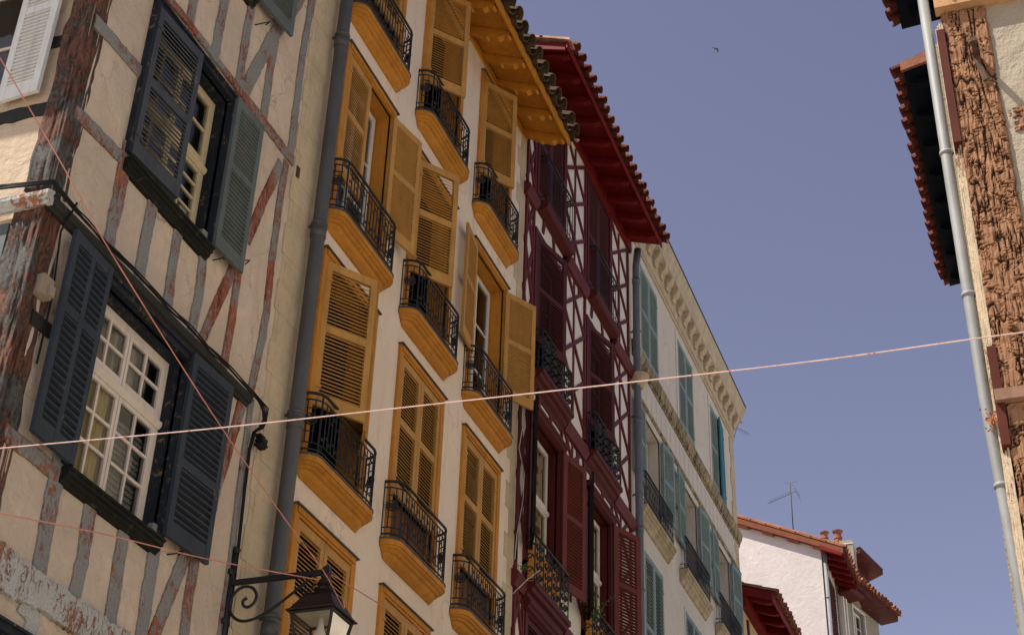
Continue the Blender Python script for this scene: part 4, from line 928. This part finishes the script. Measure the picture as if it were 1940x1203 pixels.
# dormer with a flat box roof
D = lambda x, y, z: (lambda d: Vector((d.x*z/d.z, d.y*z/d.z, z+CH)))(ray(x, y))
zc = 20.6; c1_, c2_, c3_, c4_ = D(1603, 1057, zc), D(1630, 1046, zc), D(1673, 1088, zc), D(1642, 1104, zc)
mb = MB(); h3 = Vector((0, 0, .17)); mb.add([c1_, c2_, c3_, c4_, c1_+h3, c2_+h3, c3_+h3, c4_+h3], [(0, 1, 2, 3), (4, 7, 6, 5), (0, 4, 5, 1), (1, 5, 6, 2), (2, 6, 7, 3), (3, 7, 4, 0)]); dr = mb.build('dormer_roof', painted('weathered_dormer_boards', (.085, .016, .013), .7, .35, (.35, .28, .25), -.02, fine=8, dirt=.5), T7)
cc = (c1_+c2_+c3_+c4_)/4
mb = MB(); pts = [cc+(c-cc)*.8+Vector((-.35, 0, 0)) for c in (c1_, c2_, c3_, c4_)]; mb.add(pts+[p-Vector((0, 0, 2.0)) for p in pts], [(0, 4, 5, 1), (1, 5, 6, 2), (2, 6, 7, 3), (3, 7, 4, 0)]); mb.build('dormer_wall', M['crimson'], T7)
mb = MB(); pts = [cc+(c-cc)*1.03+Vector((0, 0, .172)) for c in (c1_, c2_, c3_, c4_)]; mb.add(pts+[p+Vector((0, 0, .03)) for p in pts], [(0, 1, 2, 3), (4, 7, 6, 5), (0, 4, 5, 1), (1, 5, 6, 2), (2, 6, 7, 3), (3, 7, 4, 0)]); mb.build('dormer_cap', M['dark_lead'], dr)
# chimney and pots
def on_y(x, y, yy): a = AY(x, y, yy); return Vector((a[0], yy, a[1]+CH))
cb_ = on_y(1606, 1052, 44.6); mb = MB(); mb.box(Frame(cb_, (1, 0, 0), (0, -1, 0)), -.18, .22, -.3, .3, -1.6, .38); mb.box(Frame(cb_, (1, 0, 0), (0, -1, 0)), -.20, .24, -.32, .32, .24, .27, 1)
ch = mb.build('chimney', [M['plaster_grey'], M['sash_white']], T7)
def pot(c, s, parent):
    mb = MB(); mb.loft([[c+Vector((math.cos(t*math.pi/6)*r_*s, math.sin(t*math.pi/6)*r_*s, h_*s)) for t in range(12)] for r_, h_ in ((.10, -.6), (.11, 0), (.13, .02), (.13, .08), (.10, .10), (.11, .2), (.16, .25), (.17, .28), (.11, .29))]); return mb.build('chimney_pot', M['tile_terra'], parent)
pot(on_y(1588, 1022, 44.4), 1.0, T7); pot(on_y(1563, 1022, 44.0), .85, T7)

# ================================================================== 8. NEAR RIGHT HOUSE with the fissured post
T8 = thing('fissured_timber_house', (1.5, 8, 0), 'house on the right with a thick fissured brown corner post and tan plaster', 'house')
F8 = face_s(8.03); FR = Frame((-.11, 0, CH), (0, 1, 0), (-1, 0, 0))
# front plaster and body
wall(F8, .14, 6, -CH, 13.4, [], T8, [M['plaster_right'], M['plaster_right']])
wall(FR, 8.06, 14.6, -CH, 13.4, [(9.0, 10.1, 5.7, 7.6), (9.0, 10.1, 2.6, 4.8), (9.0, 10.1, 8.9, 10.6), (11.9, 12.9, 5.7, 7.6), (11.9, 12.9, 2.6, 4.8), (11.9, 12.9, 8.9, 10.6)], T8, [plaster('pale_side_plaster', (.76, .69, .57), .06, (.5, .42, .3), .15), M['crimson']], name='street_wall')
mb = MB(); mb.quad(Vector((6, 8.03, 0)), Vector((6, 14.6, 0)), Vector((6, 14.6, 15)), Vector((6, 8.03, 15))); mb.quad(Vector((-.11, 14.6, 0)), Vector((6, 14.6, 0)), Vector((6, 14.6, 15)), Vector((-.11, 14.6, 15))); mb.build('rear_wall', M['plaster_right'], T8, recalc=False)
R8 = roof_tiles(FR, 7.4, 14.62, .56, 13.28, -3.2, 14.8, T8, M['tile_red'], .24, over=.12, r=.09)
mb = MB(); mb.quad(FR.p(7.4, -3.2, 14.8), FR.p(14.6, -3.2, 14.8), FR.p(14.6, -6.6, 13.3), FR.p(7.4, -6.6, 13.3)); mb.build('rear_roof', M['tile_red'], T8, recalc=False)
mb = MB(); mb.prism(FR, [(0, 13.14), (.55, 13.1), (.56, 13.26), (0, 13.4)], 7.45, 14.55); mb.build('boxed_eave', M['blue_soffit'], R8)
for k in range(12):
    mb = MB(); mb.prism(FR, [(.0, 13.0), (.34, 13.02), (.42, 13.08), (.42, 13.13), (0, 13.14)], 7.6+.6*k, 7.72+.6*k); mb.build('rafter', M['blue_soffit'], R8)
# the post: a displaced grid with deep cross-grain fissures
def fissured(x0, x1, z0, z1, y, name, parent, stepx=.0055, stepz=.0065, horizontal=False, depth=.017, label=None, side=True):
    nx = int((x1-x0)/stepx); nz = int((z1-z0)/stepz); V = []; fs = []; mb = MB(); DK = []
    for j in range(nz+1):
        z = z0+(z1-z0)*j/nz
        for i in range(nx+1):
            x = x0+(x1-x0)*i/nx
            wz = z+.006*noise.noise(Vector((x*12, z*6, 5)))+.12*(x-x0)*noise.noise(Vector((0, z*3, 4))); wx = x+.008*noise.noise(Vector((x*8, z*14, 1)))
            fz, fx = (52, 20) if not horizontal else (60, 8)
            h1 = abs(noise.noise(Vector((wx*fx, wz*fz, 0)))); v1 = abs(noise.noise(Vector((wx*42, wz*3.5, 8)))); v2 = abs(noise.noise(Vector((wx*14, wz*1.2, 50))))
            mk = noise.noise(Vector((x*15, z*13, 12))); mk2 = noise.noise(Vector((x*13, z*4, 22)))
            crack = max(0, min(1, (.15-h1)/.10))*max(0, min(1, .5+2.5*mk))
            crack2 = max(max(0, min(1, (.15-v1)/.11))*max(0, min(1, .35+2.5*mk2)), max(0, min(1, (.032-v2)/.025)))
            blk = .0015*round(3*noise.noise(Vector((wx*14, wz*20, 40))))
            n_ = noise.turbulence(Vector((x*62, z*5, 2)), 2, False)*.007
            big = noise.noise(Vector((x*4, z*2.2, 0)))*.008
            e_ = min(i, nx-i)/nx; rnd = -.03*max(0, 1-e_/.07)**2
            dy = big+blk+n_-depth*crack-depth*crack2+rnd
            ex = (.012*noise.noise(Vector((z*9, 0, i > nx/2)))+.006*noise.noise(Vector((z*40, 3, i > nx/2))))*max(0, 1-e_/.1)
            V.append(Vector((x+ex, y-dy, z+CH))); DK.append(min(1, crack*1.0+crack2*.9))  # crack depth drives the painted crevice shade
    for j in range(nz):
        for i in range(nx):
            a = j*(nx+1)+i; fs.append((a, a+1, a+nx+2, a+nx+1))
    mb.add(V, fs, 0, False)
    F_ = face_s(y); mb.box(F_, x0+.004, x1-.004, -.25, -.045, z0, z1)
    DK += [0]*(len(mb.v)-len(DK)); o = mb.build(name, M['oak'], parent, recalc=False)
    at_ = o.data.attributes.new('crack_shade', 'FLOAT', 'POINT'); at_.data.foreach_set('value', DK)
    if label: o['label'] = label
    return o
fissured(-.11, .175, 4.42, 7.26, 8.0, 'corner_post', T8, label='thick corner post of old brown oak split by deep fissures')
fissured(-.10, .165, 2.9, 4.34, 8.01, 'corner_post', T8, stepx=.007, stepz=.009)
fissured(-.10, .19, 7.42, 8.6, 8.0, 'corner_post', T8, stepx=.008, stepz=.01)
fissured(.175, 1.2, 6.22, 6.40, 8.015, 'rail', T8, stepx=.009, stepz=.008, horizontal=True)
mb = MB(); mb.box(F8, -.14, 1.6, .0, .09, 7.275, 7.39); 
for k in range(4): mb.tube([F8.p(-.02+.28*k, .09, 7.33), F8.p(-.02+.28*k, .105, 7.33)], .012, 8, 1)
mb.build('floor_beam', [painted('bare_orange_beam', (.46, .26, .13), .8, .15, (.15, .07, .03), .1, fine=20, bmp=.8), M['iron_rust']], T8)
mb = MB(); mb.box(F8, -.14, 1.4, .0, .075, 4.345, 4.415); mb.tube([F8.p(.06, .075, 4.38), F8.p(.06, .09, 4.38)], .012, 8, 1); mb.build('floor_band', [painted('weathered_brown_band', (.26, .15, .10), .8, .2, bmp=.8), M['iron_rust']], T8)
# layered splintered boards on the street side of the post
for k in range(4):
    x = -.112-.013*k; timber(Frame((0, 8.05+.03*k, CH), (1, 0, 0), (0, -1, 0)), [(x, 3.0), (x-.002, 5.0), (x, 7.25)], .013, T8, M['peel_cream'], n0=-.2, n1=.02, name='edge_board', jit=.35, step=.05)
# iron hook on the post
mb = MB(); hc = AY(1848, 108, 8.0); hc2 = AY(1862, 150, 8.0)
mb.face(F8, [(hc[0]-.02, hc[1]), (hc[0]+.02, hc[1]+.01), (hc2[0]+.03, hc2[1]-.02), (hc2[0]-.0, hc2[1]-.03)], .04, .05); mb.tube([F8.p(hc[0], -.02, hc[1]), F8.p(hc[0], .17, hc[1]), F8.p(hc[0]+.02, .19, hc[1]-.02)], .011, 6)
mb.box(F8, hc[0]-.012, hc[0]+.02, .03, .21, hc[1]-.02, hc[1]+.012)
mb.build('iron_bracket', M['iron_rust'], T8)
# shutters seen edge on along the street face
def edge_leaf(px0, px1, w_, Y, mat, label, nm='shutter', proud=.03):
    a = AY(*px0, Y); b_ = AY(*px1, Y); mb = MB(); xm = (a[0]+b_[0])/2
    mb.box(Frame((xm, Y, CH), (1, 0, 0), (0, -1, 0)), -w_/2, w_/2, -.5, 0, min(a[1], b_[1]), max(a[1], b_[1])); o = mb.build(nm, mat, T8); o['label'] = label
edge_leaf((1788, 55), (1806, 270), .050, 7.99, M['maroon'], 'dark red shutter seen edge on beside the pale pipe, upper')
edge_leaf((1880, 655), (1903, 842), .050, 7.99, M['maroon'], 'dark red shutter seen edge on beside the pale pipe, lower')
edge_leaf((1738, -30), (1783, 262), .040, 8.9, M['blue_soffit'], 'dark shutter edge beyond the pale pipe, upper')
edge_leaf((1749, -30), (1791, 262), .010, 8.85, M['plaster_white'], 'pale shutter lip')
edge_leaf((1851, 640), (1888, 905), .030, 8.9, M['crimson'], 'dark brown shutter edge beyond the pale pipe, lower')
px8 = [(1752, -60), (1759, 20), (1775, 130), (1792, 250), (1812, 370), (1834, 500), (1845, 570), (1862, 680), (1882, 790), (1900, 900), (1923, 1010), (1945, 1110), (1990, 1300)]
pp8 = []
for x, y in px8: 
    a = AY(x+2, y, 8.16); pp8.append(Vector((-.205, 8.16, CH+a[1])))
pp8 = [Vector((-.213, 8.16, CH+9)), Vector((-.207, 8.16, CH+6.0)), Vector((-.198, 8.16, CH+4.5)), Vector((-.165, 8.16, CH+3.4)), Vector((-.16, 8.16, 0))]
drainpipe(pp8, .035, T8, M['zinc_light'], [CH+5.18, CH+3.92, CH+6.25], joints=[], sg=-1)

# ================================================================== 9. HOUSE WITH NAVY EAVES, right, further off
T9 = thing('navy_eaved_house', (2, 18, 0), 'house with navy blue boxed eaves and jagged red tiles, high on the right', 'house')
F9 = Frame((-.40, 0, CH), (0, 1, 0), (-1, 0, 0))
wall(F9, 15.5, 20.6, -CH, 13.6, [(16.4, 17.4, 9, 11), (18.6, 19.6, 9, 11)], T9, [plaster('cream_street_plaster', (.74, .66, .54)), M['crimson']])
mb = MB(); mb.quad(Vector((-.4, 15.5, 0)), Vector((6, 15.5, 0)), Vector((6, 15.5, 15.2)), Vector((-.4, 15.5, 15.2))); mb.quad(Vector((-.4, 20.6, 0)), Vector((6, 20.6, 0)), Vector((6, 20.6, 15.2)), Vector((-.4, 20.6, 15.2))); mb.quad(Vector((6, 15.5, 0)), Vector((6, 20.6, 0)), Vector((6, 20.6, 15.2)), Vector((6, 15.5, 15.2))); mb.build('side_wall', M['plaster_right'], T9, recalc=False)
R9 = roof_tiles(F9, 15.6, 20.7, .37, 13.42, -3.2, 14.7, T9, M['tile_red'], .27, over=.10, r=.10)
mb = MB(); mb.quad(F9.p(15.6, -3.2, 14.7), F9.p(20.7, -3.2, 14.7), F9.p(20.7, -6.5, 13.4), F9.p(15.6, -6.5, 13.4)); mb.build('rear_roof', M['tile_red'], T9, recalc=False)
mb = MB(); mb.prism(F9, [(0, 13.34), (.36, 13.30), (.37, 13.42), (0, 13.52)], 15.6, 20.62); mb.build('boxed_eave', M['blue_soffit'], R9)
for k in range(8):
    mb = MB(); mb.prism(F9, [(.0, 13.22), (.24, 13.24), (.31, 13.28), (.31, 13.31), (0, 13.335)], 15.75+.66*k, 15.87+.66*k); mb.build('rafter', M['blue_soffit'], R9)
mb = MB(); mb.face(face_s(15.6), [(-.79, 13.33), (-.79, 13.46), (0, 13.7), (3.2, 14.75), (3.2, 14.6), (0, 13.5), (-.4, 13.42)], .0, .05); mb.build('verge_board', M['tile_terra'], R9)

# ================================================================== STREET LANTERN
Yl = 9.84; TL = thing('wall_lantern', (-6, Yl, 4.0+CH), 'square black copper street lantern on a scrolled iron wall bracket', 'lantern')
FQ = face_s(Yl)
mb = MB(); mb.tube([FQ.p(-5.975, 0, 3.9), FQ.p(-5.975, 0, 4.95)], .022, 8); mb.box(FQ, -6.0, -5.13, -.016, .016, 4.668, 4.708)
mb.tube([FQ.p(-5.97, 0, 4.94), FQ.p(-5.95, 0, 4.98)], .03, 8)
for k in range(3): mb.box(FQ, -6.0, -5.96, -.05, .05, 3.95+.4*k, 3.99+.4*k)
pts = []                                                             # stay with a spiral foot
for i in range(13): 
    t = rad(-60-i*36); r_ = .135*(1-i/15); pts.append(FQ.p(-5.80+r_*math.cos(t)*.9, 0, 4.52+r_*math.sin(t)))
st = [FQ.p(-5.28, 0, 4.66), FQ.p(-5.45, 0, 4.53), FQ.p(-5.60, 0, 4.43), FQ.p(-5.74, 0, 4.37), FQ.p(-5.85, 0, 4.37), FQ.p(-5.93, 0, 4.43), FQ.p(-5.955, 0, 4.52), FQ.p(-5.93, 0, 4.60), FQ.p(-5.86, 0, 4.645), FQ.p(-5.78, 0, 4.63), FQ.p(-5.735, 0, 4.57), FQ.p(-5.745, 0, 4.51), FQ.p(-5.79, 0, 4.475), FQ.p(-5.835, 0, 4.49), FQ.p(-5.845, 0, 4.53), FQ.p(-5.815, 0, 4.55)]
def smooth(P, k=4):
    out = []
    for i in range(len(P)-1):
        p0, p1, p2, p3 = P[max(0, i-1)], P[i], P[i+1], P[min(len(P)-1, i+2)]
        for j in range(k):
            t = j/k; out.append(.5*((2*p1)+(p2-p0)*t+(2*p0-5*p1+4*p2-p3)*t*t+(3*p1-p0-3*p2+p3)*t**3))
    return out+[P[-1]]
mb.tube(smooth(st), .0125, 6)
for k in range(3):
    c = Vector((-5.34+.05*k, 0, 4.60-.05*(k % 2))); mb.tube([FQ.p(c.x+.035*math.cos(t*.9)*(1-t/12), 0, c.z-.03+.035*math.sin(t*.9)*(1-t/12)) for t in range(8)], .007, 5)
mb.build('bracket', M['iron'], TL)
LX, LY = -5.17, 9.86
def ringsq(h, z): return [Vector((LX+sx*h, LY+sy*h, CH+z)) for sx, sy in ((-1, -1), (1, -1), (1, 1), (-1, 1))]
lz = 4.34; tp = .170; bt = .108
mb = MB(); mb.loft([ringsq(tp+.03, lz-.006), ringsq(tp+.034, lz+.004), ringsq(tp+.012, lz+.016), ringsq(.108, lz+.145), ringsq(.116, lz+.152), ringsq(.09, lz+.165), ringsq(.05, lz+.175)]); mb.build('lantern_roof', M['copper'], TL)
mb = MB(); c = Vector((LX, LY, CH))
mb.loft([[c+Vector((math.cos(t*math.pi/6)*r_, math.sin(t*math.pi/6)*r_, z)) for t in range(12)] for r_, z in ((.05, lz+.17), (.07, lz+.19), (.085, lz+.21), (.05, lz+.225), (.04, lz+.24), (.06, lz+.26), (.05, lz+.285), (.03, lz+.30), (.045, lz+.34), (.04, lz+.38), (.01, lz+.41))]); mb.build('finial', M['copper'], TL)
mb = MB(); h = .38
for sx, sy in ((-1, -1), (1, -1), (1, 1), (-1, 1)):
    mb.tube([Vector((LX+sx*tp, LY+sy*tp, CH+lz-.01)), Vector((LX+sx*bt, LY+sy*bt, CH+lz-h))], .013, 4)
for a, z, r_ in ((tp, lz-.015, .014), (bt, lz-h, .016)):
    R_ = ringsq(a, z); mb.tube(R_+[R_[0]], r_, 4)
mb.build('cage', M['copper'], TL)
mb = MB(); A_, B_ = ringsq(tp-.004, lz-.02), ringsq(bt-.004, lz-h)
for i in range(4): mb.quad(A_[i], A_[(i+1) % 4], B_[(i+1) % 4], B_[i])
mb.build('glass_pane', M['glass_lantern'], TL, recalc=False)
mb = MB(); mb.quad(*ringsq(tp-.01, lz-.008)); mb.build('reflector', painted('pale_enamel', (.38, .36, .30), .5), TL, recalc=False)
mb = MB(); mb.loft([[Vector((LX+math.cos(t*math.pi/6)*r_, LY+math.sin(t*math.pi/6)*r_, CH+lz-z)) for t in range(12)] for r_, z in ((.02, .01), (.022, .07), (.03, .10), (.045, .14), (.045, .17), (.03, .20), (.008, .212))], smooth=True); mb.build('bulb', painted('frosted_bulb', (.7, .68, .62), .2), TL)
# ================================================================== STRINGS
def string(name, pts, r, mat, label):
    mb = MB(); mb.tube(smooth(pts, 10), r, 6); o = mb.build(name, mat); tag(o, label, 'string'); return o
def on_yv(x, y, yy): a = AY(x, y, yy); return Vector((a[0], yy, a[1]+CH))
string('string', [on_yv(-120, 860, 6.6), on_yv(0, 849, 6.6), on_yv(400, 812, 6.6), on_yv(800, 768, 6.6), on_yv(1250, 718, 6.6), on_yv(1560, 682, 6.6), on_yv(1860, 640, 6.6), on_yv(2000, 622, 6.6)], .0037, M['string_pink'], 'pink and white string stretched across the whole street in front of the houses')
lt = Vector((LX, LY, CH+lz+.35))
string('string', [on_yv(-60, 5, 5.9), on_yv(0, 110, 6.1), on_yv(125, 325, 6.6), on_yv(210, 478, 6.95), on_yv(400, 780, 8.2), on_yv(540, 983, 9.3), lt+Vector((0, -.06, 0)), on_yv(650, 1150, 9.6), on_yv(648, 1128, 9.6)], .0042, M['string_red'], 'faded red string slanting from the upper left down to the lantern')
string('string', [on_yv(-80, 955, 6.2), on_yv(0, 972, 6.6), on_yv(200, 1012, 7.6), on_yv(400, 1060, 8.8), lt+Vector((0, .05, -.05))], .0045, M['string_red'], 'thin red string running from the left edge almost level to the lantern')
string('string', [lt+Vector((.05, 0, -.02)), on_yv(713, 1140, 11), on_yv(800, 1195, 12.5), on_yv(900, 1260, 14)], .0045, M['string_red'], 'thin red string leaving the lantern to the lower right')
# ================================================================== AERIALS
def aerial(base, top, label, size=1.0, dirv=(-1, -.2, -.45)):
    T = thing('aerial', base, label, 'aerial'); mb = MB(); mb.tube([base, top], .024*size, 6); mb.build('mast', M['iron_rust'], T)
    mb = MB(); d = Vector(dirv).normalized(); c = base+(top-base)*.78; s = d.cross(Vector((0, 0, 1))).normalized(); q = s.cross(d)
    mb.tube([c-d*.25*size, c+d*1.1*size], .012*size, 4)
    for i in range(14):
        p = c+d*(1.05*i/14)*size; mb.tube([p-s*.16*size+q*.04, p+s*.16*size+q*.04], .007*size, 4)
    for k in (-1, 1):
        for j in range(4): mb.tube([c-d*.25*size+q*k*.06*j-s*.25*size, c-d*.25*size+q*k*.09*j+s*.25*size], .006*size, 4)
    for ang in (.5, 1.6, 2.5): mb.tube([top, top+Vector((math.cos(ang)*.35, .1, math.sin(ang)*.2))*size], .008*size, 4)
    mb.build('antenna_array', M['zinc'], T)
aerial(on_yv(1503, 1006, 42), on_yv(1497, 915, 42), 'television aerial on a tall mast above the orange verge of the white gable', .7)
aerial(on_yv(1384, 850, 31), on_yv(1398, 803, 31), 'small television aerial at the far corner of the stone cornice', .38, (.6, -.2, -.5))
# ================================================================== SWALLOW
bc = on_yv(1357, 93, 17.0); mb = MB()
F_ = Frame(bc, (.55, 0, 0), (0, -.55, 0), (0, 0, .55))
mb.loft([[F_.p(x, r_*math.cos(t*math.pi/4), r_*math.sin(t*math.pi/4)+.0) for t in range(8)] for x, r_ in ((-.07, .003), (-.03, .014), (.0, .018), (.03, .013), (.045, .003))], smooth=True)
mb.add([F_.p(.02, 0, .01), F_.p(-.02, 0, .012), F_.p(-.12, .05, .035), F_.p(-.06, .03, .035)], [(0, 1, 2, 3)]); mb.add([F_.p(.03, 0, 0), F_.p(.0, 0, -.01), F_.p(.035, -.05, -.12), F_.p(.05, -.03, -.06)], [(0, 1, 2, 3)])
mb.add([F_.p(-.05, 0, .003), F_.p(-.11, .01, -.01), F_.p(-.08, 0, 0), F_.p(-.11, -.01, .012)], [(0, 1, 2, 3)])
b_ = mb.build('swallow', M['iron'], recalc=False); tag(b_, 'tiny dark swallow gliding in the open blue sky', 'bird')
# ================================================================== PLANTS
def plant(c, spread, hgt, n, mat, name, label, stems=5, lsz=.03):
    T = thing(name, c, label, 'plant'); mb = MB(); sb_ = MB()
    for s in range(stems):
        a = random.uniform(0, 6.28); tip = c+Vector((math.cos(a)*spread, math.sin(a)*spread*.6, hgt*random.uniform(.5, 1))); midp = c+(tip-c)*.5+Vector((0, 0, hgt*.2)); sb_.tube([c, midp, tip], .004, 4)
        for i in range(n//stems):
            t = random.uniform(.2, 1); p = c+(midp-c)*min(1, t*2) if t < .5 else midp+(tip-midp)*(t*2-1); p = p+Vector([random.uniform(-.04, .04) for _ in range(3)])
            d1 = Vector([random.uniform(-1, 1) for _ in range(3)]).normalized()*lsz; d2 = d1.orthogonal().normalized()*lsz*.45
            mb.add([p, p+d1*.5+d2, p+d1, p+d1*.5-d2], [(0, 1, 2, 3)])
    mb.build('leaves', mat, T, recalc=False); sb_.build('stem', mat, T)
q = AX(1128, 1180, -5.80); plant(Vector((-5.8, q[0], q[1]+CH)), .30, .5, 150, M['leaf'], 'balcony_plant', 'leggy green plant spilling over the right lower balcony of the red house', 9)
q = AX(990, 1080, -5.8); plant(Vector((-5.8, q[0], q[1]+CH)), .06, .1, 40, M['leaf'], 'weed', 'small green weed growing from the left lower balcony of the red house', 4, .02)
q = AY(1883, 818, 8.15); plant(Vector((q[0], 8.1, q[1]+CH)), .03, .10, 30, M['dry_leaf'], 'dried_plant', 'few dry orange leaves caught beside the pale pipe', 4, .018)
